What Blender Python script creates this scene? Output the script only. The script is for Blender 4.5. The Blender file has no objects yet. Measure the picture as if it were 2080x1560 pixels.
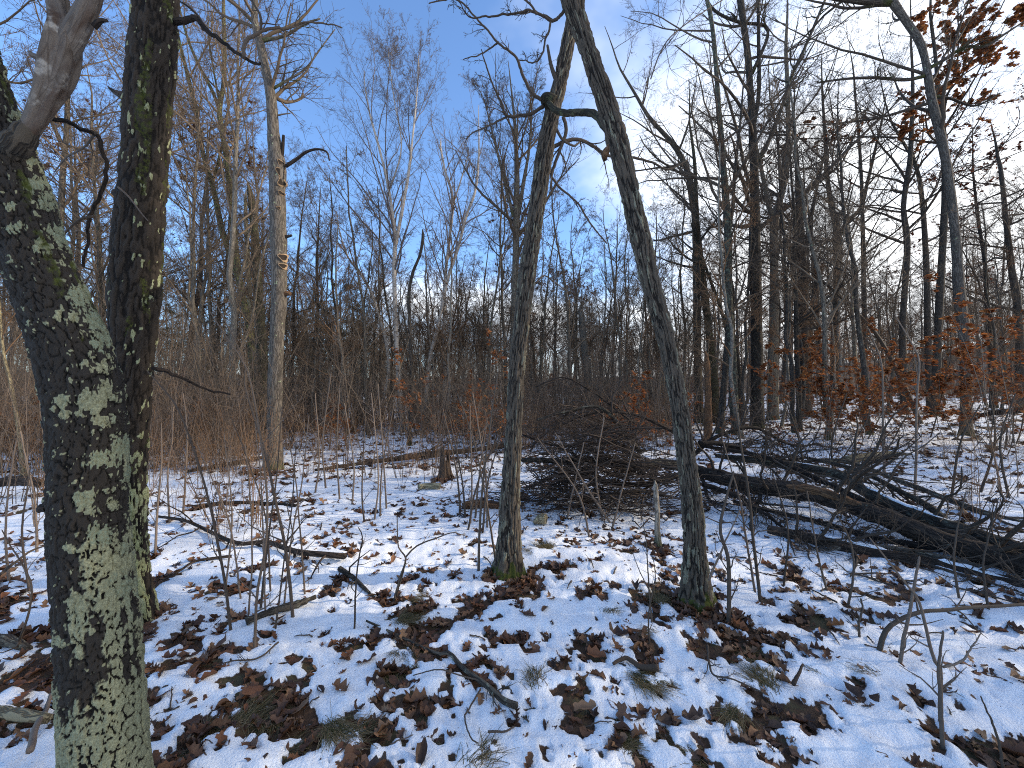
import bpy, math, random
import numpy as np
from mathutils import Vector, Matrix

SC = bpy.context.scene
COL = SC.collection
rng = np.random.default_rng(7)
random.seed(7)

# ------------------------------------------------------------------ camera
F = 812.0                       # focal length in pixels of the 2080 px wide photograph
CAMZ = 1.55
PITCH = math.atan(20.0 / F)     # horizon 20 px under the middle
cd = bpy.data.cameras.new('camera')
cd.sensor_width = 36.0
cd.lens = 36.0 * F / 2080.0
cd.clip_start = 0.05
cd.clip_end = 3000.0
cam = bpy.data.objects.new('camera', cd)
COL.objects.link(cam)
cam.location = (0, 0, CAMZ)
cam.rotation_euler = (math.pi / 2 + PITCH, 0, 0)
SC.camera = cam

# ------------------------------------------------------------------ sky and sun
SUN_AZ, SUN_EL = math.radians(88), math.radians(24)
S = Vector((math.sin(SUN_AZ) * math.cos(SUN_EL), math.cos(SUN_AZ) * math.cos(SUN_EL), math.sin(SUN_EL)))
w = bpy.data.worlds.new('World')
SC.world = w
w.use_nodes = True
wn, wl = w.node_tree.nodes, w.node_tree.links
wn.clear()
wout = wn.new('ShaderNodeOutputWorld')
wbg = wn.new('ShaderNodeBackground')
wbg.inputs['Strength'].default_value = 0.15
sky = wn.new('ShaderNodeTexSky')
sky.sky_type = 'NISHITA'
sky.sun_disc = False
sky.sun_elevation = SUN_EL
sky.sun_rotation = SUN_AZ
sky.altitude = 300
sky.air_density = 1.0
sky.dust_density = 0.7
sky.ozone_density = 3.0
geo = wn.new('ShaderNodeTexCoord')
sep = wn.new('ShaderNodeSeparateXYZ')
wl.new(geo.outputs['Generated'], sep.inputs[0])
def wmath(op, a, b=None, c=None):
    n = wn.new('ShaderNodeMath'); n.operation = op
    for i, v in enumerate((a, b, c)):
        if v is None: continue
        if isinstance(v, (int, float)): n.inputs[i].default_value = v
        else: wl.new(v, n.inputs[i])
    return n.outputs[0]
# clouds: noise on a flat layer overhead, thicker towards the sun's side
zz = wmath('ADD', wmath('MAXIMUM', sep.outputs[2], 0.0), 0.22)
cx = wmath('DIVIDE', sep.outputs[0], zz); cy = wmath('DIVIDE', sep.outputs[1], zz)
cmb = wn.new('ShaderNodeCombineXYZ')
wl.new(cx, cmb.inputs[0]); wl.new(cy, cmb.inputs[1]); cmb.inputs[2].default_value = 11.3
cn = wn.new('ShaderNodeTexNoise')
cn.inputs['Scale'].default_value = 1.05; cn.inputs['Detail'].default_value = 6; cn.inputs['Roughness'].default_value = 0.55
wl.new(cmb.outputs[0], cn.inputs['Vector'])
side = wmath('MULTIPLY', sep.outputs[0], 0.42)
low = wmath('MULTIPLY', wmath('POWER', wmath('SUBTRACT', 1.0, wmath('MAXIMUM', sep.outputs[2], 0.0)), 3.5), 0.40)
dens = wmath('ADD', wmath('ADD', cn.outputs[0], side), low)
mr = wn.new('ShaderNodeMapRange'); mr.interpolation_type = 'SMOOTHSTEP'
mr.inputs['From Min'].default_value = 0.55; mr.inputs['From Max'].default_value = 0.92
wl.new(dens, mr.inputs['Value'])
mixc = wn.new('ShaderNodeMix'); mixc.data_type = 'RGBA'
wl.new(mr.outputs[0], mixc.inputs['Factor'])
tint = wn.new('ShaderNodeMix'); tint.data_type = 'RGBA'; tint.blend_type = 'MULTIPLY'; tint.inputs['Factor'].default_value = 1.0
wl.new(sky.outputs[0], tint.inputs['A']); tint.inputs['B'].default_value = (0.96, 1.08, 1.21, 1)
wl.new(tint.outputs['Result'], mixc.inputs['A'])
mixc.inputs['B'].default_value = (5.6, 5.75, 5.9, 1)
wl.new(mixc.outputs['Result'], wbg.inputs['Color'])
wl.new(wbg.outputs[0], wout.inputs[0])

sd = bpy.data.lights.new('sun', 'SUN')
sd.energy = 2.5
sd.angle = math.radians(0.6)
sd.color = (1.0, 0.86, 0.66)
sun = bpy.data.objects.new('sun', sd)
COL.objects.link(sun)
sun.rotation_euler = S.to_track_quat('Z', 'Y').to_euler()
sun.location = (20, 0, 20)

SC.view_settings.view_transform = 'Standard'
SC.view_settings.look = 'None'
SC.view_settings.exposure = 1.0
SC.view_settings.gamma = 1.0
SC.view_settings.use_curve_mapping = False
SC.cycles.use_denoising = False
SC.cycles.filter_width = 1.05
SC.cycles.max_bounces = 6
SC.cycles.transparent_max_bounces = 4

# ------------------------------------------------------------------ noise
def _h(*a):
    with np.errstate(over='ignore'):
        h = np.uint32(2166136261)
        for x in a:
            h = (h ^ np.asarray(x).astype(np.int64).astype(np.uint32)) * np.uint32(16777619)
            h = h ^ (h >> np.uint32(13))
        h = h * np.uint32(1274126177)
        h = h ^ (h >> np.uint32(16))
    return h.astype(np.float64) / 4294967295.0

def noise2(x, y, seed=0):
    x = np.asarray(x, float); y = np.asarray(y, float)
    ix, iy = np.floor(x), np.floor(y)
    fx, fy = x - ix, y - iy
    fx = fx * fx * (3 - 2 * fx); fy = fy * fy * (3 - 2 * fy)
    a = _h(ix, iy, seed); b = _h(ix + 1, iy, seed); c = _h(ix, iy + 1, seed); d = _h(ix + 1, iy + 1, seed)
    return (a * (1 - fx) + b * fx) * (1 - fy) + (c * (1 - fx) + d * fx) * fy

def fbm2(x, y, seed=0, oct=4):
    s, a, t = 0.0, 1.0, 0.0
    for i in range(oct):
        s = s + a * noise2(x * 2 ** i + 13.1 * i, y * 2 ** i - 7.7 * i, seed + i); t += a; a *= 0.5
    return s / t

def pnoise(u, v, nu, seed=0):
    iu, iv = np.floor(u), np.floor(v); fu, fv = u - iu, v - iv
    fu = fu * fu * (3 - 2 * fu); fv = fv * fv * (3 - 2 * fv); a, b = np.mod(iu, nu), np.mod(iu + 1, nu)
    return (_h(a, iv, seed) * (1 - fu) + _h(b, iv, seed) * fu) * (1 - fv) + (_h(a, iv + 1, seed) * (1 - fu) + _h(b, iv + 1, seed) * fu) * fv

def voro(u, v, nu, seed=0):
    iu, iv = np.floor(u), np.floor(v)
    f1 = np.full(u.shape, 9.0); f2 = np.full(u.shape, 9.0); idr = np.zeros(u.shape)
    for di in (-1, 0, 1):
        for dj in (-1, 0, 1):
            ci = np.mod(iu + di, nu); cj = iv + dj
            jx = 0.1 + 0.8 * _h(ci, cj, seed); jy = 0.1 + 0.8 * _h(ci, cj, seed + 77)
            d = np.hypot(iu + di + jx - u, iv + dj + jy - v)
            r = _h(ci, cj, seed + 191)
            nearer = d < f1
            f2 = np.where(nearer, f1, np.minimum(f2, d))
            idr = np.where(nearer, r, idr)
            f1 = np.where(nearer, d, f1)
    return f1, f2, idr

def sstep(a, b, x):
    t = np.clip((x - a) / (b - a), 0, 1)
    return t * t * (3 - 2 * t)

# ------------------------------------------------------------------ ground shape
def zb(x, y):
    x = np.asarray(x, float); y = np.asarray(y, float)
    rise = 0.045 * np.logaddexp(0, (x - 2.5) * 1.6) / 1.6
    rise = 1.7 * np.tanh(rise / 1.7)
    und = 0.10 * (fbm2(x * 0.33 + 5, y * 0.33, 3, 2) - 0.5) * sstep(2.0, 6.0, np.hypot(x, y))
    hump = 0.06 * np.exp(-((x - 0.6) ** 2 / 0.9 + (y - 3.5) ** 2 / 0.5))
    return rise + und + hump

def ray(px, py):
    x, v = (px - 1040) / F, (780 - py) / F
    return np.array((x, math.cos(PITCH) - v * math.sin(PITCH), math.sin(PITCH) + v * math.cos(PITCH)))

def at(px, py, Y):
    r = ray(px, py)
    p = r * (Y / r[1])
    p[2] += CAMZ
    return p

def gp(px, py):
    """the ground point under a pixel of the photograph"""
    lo, hi = 0.5, 200.0
    for Y in np.geomspace(0.8, 150, 160):
        p = at(px, py, Y)
        if p[2] < float(zb(p[0], p[1])):
            hi = Y; break
        lo = Y
    for _ in range(24):
        m = 0.5 * (lo + hi); p = at(px, py, m)
        if p[2] < float(zb(p[0], p[1])): hi = m
        else: lo = m
    return at(px, py, hi)

def proj(P):
    """pixel of world points"""
    P = np.asarray(P, float); x = P[..., 0]; y = P[..., 1]; z = P[..., 2] - CAMZ
    d = y * math.cos(PITCH) + z * math.sin(PITCH); u = -y * math.sin(PITCH) + z * math.cos(PITCH)
    d = np.where(np.abs(d) < 1e-6, 1e-6, d)
    return 1040 + F * x / d, 780 - F * u / d, d

BASES = []          # (x, y, radius): leaf piles round stems

_cal = np.stack(np.meshgrid(np.linspace(-6, 6, 160), np.linspace(1, 9, 160)), -1).reshape(-1, 2)
def litter_raw(x, y):
    a = fbm2(x * 1.7, y * 1.7, 21, 2); b = fbm2(x * 6.2 + 9, y * 6.2, 33, 2); c = noise2(x * 0.55, y * 0.55, 41); e = fbm2(x * 14 + 3, y * 14, 37, 2); g = noise2(x * 31, y * 31, 39)
    return 0.16 * a + 0.38 * b + 0.09 * c + 0.26 * e + 0.11 * g
_q = np.quantile(litter_raw(_cal[:, 0], _cal[:, 1]), np.linspace(0, 1, 201))
def litter(x, y):
    """0 on whole snow .. 1 where leaves and grass show through"""
    x = np.asarray(x, float); y = np.asarray(y, float)
    rank = np.interp(litter_raw(x, y), _q, np.linspace(0, 1, 201))
    cover = np.full(x.shape, 0.255)
    cover = cover + 0.16 * np.exp(-((x + 0.4) ** 2 / 3 + (y - 2.3) ** 2 / 0.9))
    cover = cover + 0.16 * np.exp(-((x + 2.6) ** 2 / 2.0 + (y - 1.9) ** 2 / 1.4))
    cover = cover - 0.17 * np.exp(-((x - 2.9) ** 2 / 1.6 + (y - 2.35) ** 2 / 0.22))
    cover = cover - 0.14 * np.exp(-((x - 0.3) ** 2 / 0.10 + (y - 1.75) ** 2 / 0.05))
    cover = cover + 0.22 * sstep(8, 22, np.hypot(x, y))
    cover = cover - 0.07 * sstep(3.0, 4.2, y) * (1 - sstep(7, 10, y))
    for bx, by, br in BASES:
        cover = cover + 0.6 * np.exp(-((x - bx) ** 2 + (y - by + 0.5 * br) ** 2) / (br * br))
    return sstep(-0.06, 0.13, rank - (1 - cover))

def hs(x, y, L=None):
    """height of the snow"""
    x = np.asarray(x, float); y = np.asarray(y, float)
    if L is None: L = litter(x, y)
    r = np.hypot(x, y)
    fade = 1 - 0.75 * sstep(12, 40, r)
    l = 0.05 * (fbm2(x * 3.1, y * 3.1, 51, 3) - 0.5) + 0.034 * (fbm2(x * 9.5, y * 9.5, 61, 3) - 0.5)
    l = l + 0.016 * (fbm2(x * 24, y * 24, 71, 2) - 0.5) * (1 - sstep(3.5, 7, r))
    return zb(x, y) + fade * (l - 0.026 * L)

# ------------------------------------------------------------------ meshes and objects
def mesh(name, V, Q, attrs=None, smooth=True, mats=(), uvco=None):
    V = np.asarray(V, np.float32).reshape(-1, 3); Q = np.asarray(Q, np.int32)
    me = bpy.data.meshes.new(name)
    k = Q.shape[1]
    me.vertices.add(len(V)); me.vertices.foreach_set('co', V.ravel())
    me.loops.add(Q.size); me.loops.foreach_set('vertex_index', Q.ravel())
    me.polygons.add(len(Q))
    me.polygons.foreach_set('loop_start', np.arange(0, Q.size, k, dtype=np.int32))
    if smooth: me.polygons.foreach_set('use_smooth', np.ones(len(Q), bool))
    for an, av in (attrs or {}).items():
        av = np.asarray(av, np.float32)
        if av.ndim == 1:
            a = me.attributes.new(an, 'FLOAT', 'POINT'); a.data.foreach_set('value', av)
        elif av.shape[1] == 3:
            a = me.attributes.new(an, 'FLOAT_VECTOR', 'POINT'); a.data.foreach_set('vector', av.ravel())
        else:
            a = me.attributes.new(an, 'FLOAT_COLOR', 'POINT'); a.data.foreach_set('color', av.ravel())
    for m in mats: me.materials.append(m)
    me.update(calc_edges=True)
    return me

def obj(name, me, parent=None, loc=(0, 0, 0)):
    o = bpy.data.objects.new(name, me)
    COL.objects.link(o)
    o.location = loc
    if parent is not None: o.parent = parent
    return o

def tag(o, label=None, cat=None, group=None, kind=None):
    if label: o['label'] = label
    if cat: o['category'] = cat
    if group: o['group'] = group
    if kind: o['kind'] = kind
    return o

def thing(name, label, cat, loc, group=None):
    o = obj(name, None, None, loc)
    o.empty_display_size = 0.2
    return tag(o, label, cat, group)

def copy_tree(o, loc, rz, sc, label=None, group=None):
    c = o.copy(); COL.objects.link(c)
    c.location = loc; c.rotation_euler = (0, 0, rz); c.scale = sc
    if label: c['label'] = label
    if group: c['group'] = group
    for ch in o.children:
        d = ch.copy(); COL.objects.link(d); d.parent = c
    return c

class Tubes:
    """collects tubes (batches of equally long polylines) into one mesh"""
    def __init__(s): s.V, s.Q, s.C, s.n = [], [], [], 0
    def add(s, P, R, sides=3, v0=0.0):
        P = np.asarray(P, float); R = np.asarray(R, float)
        if P.ndim == 2: P = P[None]; R = R[None]
        B, N = P.shape[:2]
        if B == 0: return
        T = np.gradient(P, axis=1); T /= np.linalg.norm(T, axis=2, keepdims=True) + 1e-9
        m = np.abs(T.mean(1)); ref = np.zeros((B, 3)); ref[np.arange(B), m.argmin(1)] = 1
        U = np.cross(T, ref[:, None]); U /= np.linalg.norm(U, axis=2, keepdims=True) + 1e-9
        W = np.cross(T, U)
        th = np.arange(sides) * 2 * math.pi / sides
        c, sn = np.cos(th), np.sin(th)
        ring = U[:, :, None] * c[None, None, :, None] + W[:, :, None] * sn[None, None, :, None]
        V = P[:, :, None] + ring * R[:, :, None, None]
        ln = np.concatenate([np.zeros((B, 1)), np.cumsum(np.linalg.norm(np.diff(P, axis=1), axis=2), 1)], 1) + v0
        C = np.empty((B, N, sides, 3))
        C[..., 0] = R[:, :, None] * c; C[..., 1] = R[:, :, None] * sn; C[..., 2] = ln[:, :, None]
        off = (rng.random((B, 1, 1)) * 7 if B > 3 else 0)
        C[..., 0] += off
        idx = s.n + np.arange(B * N * sides).reshape(B, N, sides)
        a = idx[:, :-1]; b = np.roll(a, -1, 2); d = idx[:, 1:]; e = np.roll(d, -1, 2)
        s.Q.append(np.stack([a, b, e, d], -1).reshape(-1, 4))
        s.V.append(V.reshape(-1, 3)); s.C.append(C.reshape(-1, 3)); s.n += B * N * sides
    def mesh(s, name, mat, base=(0, 0, 0)):
        return mesh(name, np.concatenate(s.V) - np.asarray(base), np.concatenate(s.Q), {'co': np.concatenate(s.C)}, mats=(mat,))

def spline(pts, n):
    """Catmull-Rom through rows of pts (any columns), n samples evenly spaced by length"""
    p = np.asarray(pts, float)
    if len(p) == 2:
        t = np.linspace(0, 1, n)[:, None]; return p[0] * (1 - t) + p[1] * t
    q = np.vstack([2 * p[0] - p[1], p, 2 * p[-1] - p[-2]])
    out = []
    for i in range(len(p) - 1):
        a, b, c, d = q[i:i + 4]; t = np.linspace(0, 1, 12, endpoint=False)[:, None]
        out.append(0.5 * (2 * b + (c - a) * t + (2 * a - 5 * b + 4 * c - d) * t ** 2 + (3 * b - a - 3 * c + d) * t ** 3))
    out = np.vstack(out + [p[-1:]])
    l = np.concatenate([[0], np.cumsum(np.linalg.norm(np.diff(out[:, :3], axis=0), axis=1))])
    s = np.linspace(0, l[-1], n)
    return np.stack([np.interp(s, l, out[:, k]) for k in range(out.shape[1])], 1)

def unit(v): return v / (np.linalg.norm(v, axis=-1, keepdims=True) + 1e-9)

def grow(P, R, per, t0, t1, ang, length, N, rfrac=0.55, jit=0.13, trop=0.05, rtip=0.25, rmin=0.0022, lmin=0.0, fall=0.5):
    """children of branches P (B,N0,3) with radii R; length is a fraction of the parent's length"""
    B, N0 = P.shape[:2]
    if B == 0: return np.zeros((0, N, 3)), np.zeros((0, N))
    k = np.maximum(0, np.round(per * (0.7 + 0.6 * rng.random(B)))).astype(int)
    pi = np.repeat(np.arange(B), k); M = len(pi)
    if M == 0: return np.zeros((0, N, 3)), np.zeros((0, N))
    t = t0 + (t1 - t0) * rng.random(M)
    f = t * (N0 - 1); i = np.minimum(f.astype(int), N0 - 2); fr = (f - i)[:, None]
    pos = P[pi, i] * (1 - fr) + P[pi, i + 1] * fr
    rad = R[pi, i] * (1 - fr[:, 0]) + R[pi, i + 1] * fr[:, 0]
    tan = unit(P[pi, i + 1] - P[pi, i])
    plen = np.linalg.norm(np.diff(P, axis=1), axis=2).sum(1)[pi]
    rv = unit(rng.normal(size=(M, 3))); side = unit(np.cross(tan, rv))
    a = np.radians(ang[0] + (ang[1] - ang[0]) * rng.random(M))[:, None]
    d = unit(tan * np.cos(a) + side * np.sin(a))
    L = np.maximum(lmin, plen * length * (1 - fall * (t - t0) / max(1e-6, t1 - t0)) * (0.65 + 0.6 * rng.random(M)))
    out = np.empty((M, N, 3)); out[:, 0] = pos
    for j in range(1, N):
        d = unit(d + jit * rng.normal(size=(M, 3)) + np.array([0, 0, trop]))
        out[:, j] = out[:, j - 1] + d * (L / (N - 1))[:, None]
    r0 = np.maximum(rmin, np.minimum(rad * rfrac, L * 0.022 + 0.002))
    s = np.linspace(0, 1, N)[None]
    return out, np.maximum(rmin * 0.7, r0[:, None] * (1 - (1 - rtip) * s))

# leaves: rows of (station along the midrib, half width)
OAK = np.array([(0.0, .015), (.10, .03), (.2, .13), (.29, .08), (.42, .23), (.52, .12), (.64, .28), (.75, .14), (.86, .18), (1.0, .01)])
MID = np.array([(0.0, .02), (.3, .25), (.45, .12), (.7, .30), (1.0, .02)])
OVAL = np.array([(0.0, .015), (.12, .05), (.3, .16), (.5, .21), (.7, .18), (.85, .10), (1.0, .01)])
TORN = np.array([(0.0, .10), (.18, .22), (.3, .12), (.55, .30), (.75, .16), (.9, .24), (1.0, .12)])
LOW = np.array([(0.0, .03), (.5, .26), (1.0, .03)])
def leaves(pos, yaw, tilt, tdir, size, curl, bend, colr, tpl=OAK, ruf=0.05):
    """many leaves as vertices, quads and colours; tilt leans the leaf towards yaw direction tdir"""
    M, K = len(pos), len(tpl)
    V = np.zeros((M, K, 3, 3))
    s = tpl[None, :, 0] - 0.5; wd = tpl[None, :, 1]
    asym = 1 + 0.25 * (rng.random((M, K)) - 0.5)
    for j, sg in ((0, -1), (1, 0), (2, 1)):
        V[:, :, j, 0] = s + (0 if sg == 0 else 0.05)
        V[:, :, j, 1] = sg * wd * asym
        V[:, :, j, 2] = curl[:, None] * (abs(sg) * wd * 2.0) * (0.7 + 0.6 * rng.random((M, K))) + bend[:, None] * (s * s * 2) + ruf * rng.normal(size=(M, K)) * abs(sg)
    V *= size[:, None, None, None]
    c, sn = np.cos(yaw), np.sin(yaw)
    X = V[..., 0] * c[:, None, None] - V[..., 1] * sn[:, None, None]
    Y = V[..., 0] * sn[:, None, None] + V[..., 1] * c[:, None, None]
    Z = V[..., 2]
    # lean about a horizontal axis square to tdir
    ux, uy = np.cos(tdir)[:, None, None], np.sin(tdir)[:, None, None]
    a = X * ux + Y * uy; b = -X * uy + Y * ux
    ct, st = np.cos(tilt)[:, None, None], np.sin(tilt)[:, None, None]
    a2 = a * ct - Z * st; Z = a * st + Z * ct
    X = a2 * ux - b * uy; Y = a2 * uy + b * ux
    V = np.stack([X, Y, Z], -1) + pos[:, None, None]
    idx = np.arange(M * K * 3).reshape(M, K, 3)
    q = [np.stack([idx[:, :-1, j], idx[:, 1:, j], idx[:, 1:, j + 1], idx[:, :-1, j + 1]], -1).reshape(-1, 4) for j in (0, 1)]
    C = np.repeat(colr[:, None], K * 3, 1).reshape(-1, 3)
    return V.reshape(-1, 3), np.concatenate(q), np.concatenate([C, np.ones((len(C), 1))], 1)

BROWNS = np.array([(.165, .074, .034), (.125, .056, .029), (.22, .105, .048), (.085, .044, .027), (.20, .080, .034), (.27, .15, .08), (.135, .072, .045), (.10, .056, .036)])
ORANGES = np.array([(.46, .17, .05), (.38, .125, .036), (.31, .105, .036), (.52, .23, .08), (.24, .09, .035)])
REDS = np.array([(.15, .045, .022), (.115, .037, .020), (.19, .065, .028), (.09, .032, .02)])
def pick(pal, M): return pal[rng.integers(0, len(pal), M)] * (0.7 + 0.6 * rng.random((M, 1)))

def scatter(name, label, cat, kinds, x, y, kind, scl):
    """uncountable far growth: instances of the given parts on points, one object of kind stuff"""
    n = len(x); me = bpy.data.meshes.new(name); me.vertices.add(n)
    me.vertices.foreach_set('co', np.stack([x, y, zb(x, y)], 1).astype(np.float32).ravel())
    for an, av in (('rot', rng.random(n) * 6.283), ('scl', scl), ('kind', np.asarray(kind, float))):
        a = me.attributes.new(an, 'FLOAT', 'POINT'); a.data.foreach_set('value', np.asarray(av, np.float32))
    o = obj(name, me); g = bpy.data.node_groups.new(name, 'GeometryNodeTree')
    g.interface.new_socket('Geometry', in_out='INPUT', socket_type='NodeSocketGeometry'); g.interface.new_socket('Geometry', in_out='OUTPUT', socket_type='NodeSocketGeometry')
    gi = g.nodes.new('NodeGroupInput'); go = g.nodes.new('NodeGroupOutput'); jn = g.nodes.new('GeometryNodeJoinGeometry'); L = g.links.new
    def named(a):
        q = g.nodes.new('GeometryNodeInputNamedAttribute'); q.data_type = 'FLOAT'; q.inputs['Name'].default_value = a; return q.outputs['Attribute']
    m2p = g.nodes.new('GeometryNodeMeshToPoints'); L(gi.outputs[0], m2p.inputs['Mesh'])
    rot = g.nodes.new('ShaderNodeCombineXYZ'); L(named('rot'), rot.inputs[2]); sc_ = named('scl'); kd_ = named('kind')
    for i, parts in enumerate(kinds):
        jp = g.nodes.new('GeometryNodeJoinGeometry')
        for part in parts:
            oi = g.nodes.new('GeometryNodeObjectInfo'); oi.transform_space = 'ORIGINAL'; oi.inputs['Object'].default_value = part; L(oi.outputs['Geometry'], jp.inputs[0])
        ip = g.nodes.new('GeometryNodeInstanceOnPoints'); cp = g.nodes.new('FunctionNodeCompare'); cp.data_type = 'FLOAT'; cp.operation = 'EQUAL'
        cp.inputs['Epsilon'].default_value = .1; L(kd_, cp.inputs['A']); cp.inputs['B'].default_value = float(i)
        L(m2p.outputs[0], ip.inputs['Points']); L(cp.outputs[0], ip.inputs['Selection']); L(jp.outputs[0], ip.inputs['Instance']); L(rot.outputs[0], ip.inputs['Rotation']); L(sc_, ip.inputs['Scale']); L(ip.outputs[0], jn.inputs[0])
    L(jn.outputs[0], go.inputs[0]); md = o.modifiers.new(name, 'NODES'); md.node_group = g
    return tag(o, label, cat, None, 'stuff')

# landmarks by their column in the photograph, for saying where a repeated thing stands
MARKS = [(120, 'the lichened oak'), (300, 'the second dark oak'), (470, 'the twin lichen stems'), (565, 'the woodpecker trunk'), (690, 'the pines'), (805, 'the forked birch'), (920, 'the leaning birch'), (1050, 'the left leaning trunk'), (1190, 'the broad broken snag'), (1345, 'the right leaning trunk'), (1480, 'the lichen mottled trunk'), (1540, 'the near black trunk'), (1630, 'the shouldered oak'), (1705, 'the elbowed fork'), (1840, 'the wavy dark trunk'), (1950, 'the rightmost big trunk'), (2070, 'the right edge')]
def near_mark(x, y):
    px = 1040 + F * x / max(y, .5)
    m = min(MARKS, key=lambda m: abs(m[0] - px)); return ('left of ' if px < m[0] - 18 else 'right of ' if px > m[0] + 18 else 'in line with ') + m[1], px

# ------------------------------------------------------------------ materials
class N:
    def __init__(s, name):
        s.m = bpy.data.materials.new(name); s.m.use_nodes = True
        s.n, s.l = s.m.node_tree.nodes, s.m.node_tree.links
        s.b = s.n['Principled BSDF']
        s.b.inputs['Roughness'].default_value = 0.9
        s.b.inputs['Specular IOR Level'].default_value = 0.25
    def node(s, t, ins=None, **kw):
        x = s.n.new(t)
        for k, v in kw.items(): setattr(x, k, v)
        for k, v in (ins or {}).items(): s.put(x.inputs[k], v)
        return x
    def put(s, sock, v):
        if isinstance(v, bpy.types.NodeSocket): s.l.new(v, sock)
        elif isinstance(v, tuple) and sock.type == 'RGBA' and len(v) == 3: sock.default_value = (*v, 1)
        else: sock.default_value = v
    def attr(s, name, out='Fac'): return s.node('ShaderNodeAttribute', attribute_name=name).outputs[out]
    def math(s, op, a, b=0.0, clamp=False):
        x = s.node('ShaderNodeMath', operation=op, use_clamp=clamp); s.put(x.inputs[0], a); s.put(x.inputs[1], b); return x.outputs[0]
    def scale(s, v, sx, sy, sz, loc=(0, 0, 0)):
        return s.node('ShaderNodeMapping', {'Vector': v, 'Scale': (sx, sy, sz), 'Location': loc}).outputs[0]
    def noise(s, v, sc, det=3, rough=0.6, dist=0.0):
        return s.node('ShaderNodeTexNoise', {'Vector': v, 'Scale': sc, 'Detail': det, 'Roughness': rough, 'Distortion': dist}).outputs[0]
    def edge(s, v, sc):
        return s.node('ShaderNodeTexVoronoi', {'Vector': v, 'Scale': sc}, feature='DISTANCE_TO_EDGE').outputs[0]
    def ramp(s, f, a, b, lo=0.0, hi=1.0):
        return s.node('ShaderNodeMapRange', {'Value': f, 'From Min': a, 'From Max': b, 'To Min': lo, 'To Max': hi}, interpolation_type='SMOOTHSTEP').outputs[0]
    def mix(s, f, a, b):
        x = s.node('ShaderNodeMix', data_type='RGBA'); s.put(x.inputs['Factor'], f); s.put(x.inputs['A'], a); s.put(x.inputs['B'], b); return x.outputs['Result']
    def bump(s, h, strength=0.5, dist=0.01):
        s.l.new(s.node('ShaderNodeBump', {'Height': h, 'Strength': strength, 'Distance': dist}).outputs[0], s.b.inputs['Normal'])
    def rand(s): return s.node('ShaderNodeObjectInfo').outputs['Random']

def bark(name, base, dark, lichen=(.30, .34, .20), lich=0.0, moss=0.0, cells=16.0, stretch=0.22, bump=0.8, vary=0.35):
    k = N(name); co = k.attr('co', 'Vector')
    warp = k.noise(k.scale(co, 1, 1, .5), 9, 2)
    st = k.scale(co, 1, 1, stretch)
    v = k.node('ShaderNodeVectorMath', {0: st, 1: k.node('ShaderNodeCombineXYZ', {'X': k.math('MULTIPLY', warp, .05), 'Y': k.math('MULTIPLY', warp, .05)}).outputs[0]}, operation='ADD').outputs[0]
    crack = k.ramp(k.math('ABSOLUTE', k.math('SUBTRACT', k.noise(k.scale(v, 1, 1, .7), cells * 1.7, 3, .6), .5)), 0.0, 0.085)
    grain = k.noise(k.scale(co, 1, 1, .3), 60, 4, .7)
    big = k.noise(k.scale(co, 1, 1, .5), 5, 3)
    col = k.mix(k.ramp(crack, 0, 1, .15, 1), dark, k.mix(grain, tuple(c * .6 for c in base), tuple(c * 1.45 for c in base)))
    col = k.mix(k.ramp(big, .35, .7, 0, .5), col, tuple(c * 0.7 for c in base))
    if lich > 0:
        ln = k.noise(co, 11, 5, .65); th = 0.70 - 0.25 * lich
        f = k.math('MULTIPLY', k.ramp(ln, th, th + .05), k.ramp(crack, .1, .6))
        col = k.mix(f, col, k.mix(k.noise(co, 4, 2), lichen, tuple(c * .72 for c in lichen[::1])))
    if moss > 0:
        zc = k.node('ShaderNodeSeparateXYZ', {0: co}).outputs[2]
        f = k.math('MULTIPLY', k.ramp(k.math('ADD', zc, k.math('MULTIPLY', k.noise(co, 9, 4), .5)), .25 + moss * .3, .55 + moss * .5, 1, 0), .75)
        col = k.mix(f, col, (.052, .062, .012))
    hv = k.node('ShaderNodeHueSaturation', {'Color': col, 'Value': k.ramp(k.rand(), 0, 1, 1 - vary, 1 + vary)}).outputs[0]
    k.put(k.b.inputs['Base Color'], hv)
    k.bump(k.math('ADD', crack, k.math('MULTIPLY', grain, .35)), bump, .012)
    return k.m

M = {}
M['grey'] = bark('bark_grey', (.160, .130, .096), (.045, .037, .03), lich=.35, moss=.2)
M['dark'] = bark('bark_dark', (.085, .070, .056), (.024, .020, .016), lich=.25, moss=.25)
M['lichen'] = bark('bark_lichen_coated', (.15, .13, .085), (.045, .038, .025), lichen=(.33, .34, .12), lich=.85, moss=.2)
M['pale'] = bark('bark_pale_grey', (.235, .205, .165), (.09, .075, .06), lich=.3, moss=.1, cells=22)
M['mossy'] = bark('bark_mossy_dark', (.055, .047, .028), (.018, .016, .011), lichen=(.095, .10, .045), lich=.6)
M['log'] = bark('bark_wet_log', (.044, .031, .023), (.012, .009, .007), lichen=(.2, .22, .16), lich=.2)
M['loglich'] = bark('bark_log_lichen', (.085, .070, .052), (.025, .02, .016), lichen=(.19, .185, .135), lich=.6)
M['paleLog'] = bark('bark_pale_log', (.30, .25, .15), (.09, .07, .045), lichen=(.4, .36, .2), lich=.5)
M['rot'] = bark('wood_rotten', (.15, .078, .038), (.04, .022, .013), cells=30, stretch=.08)

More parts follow.
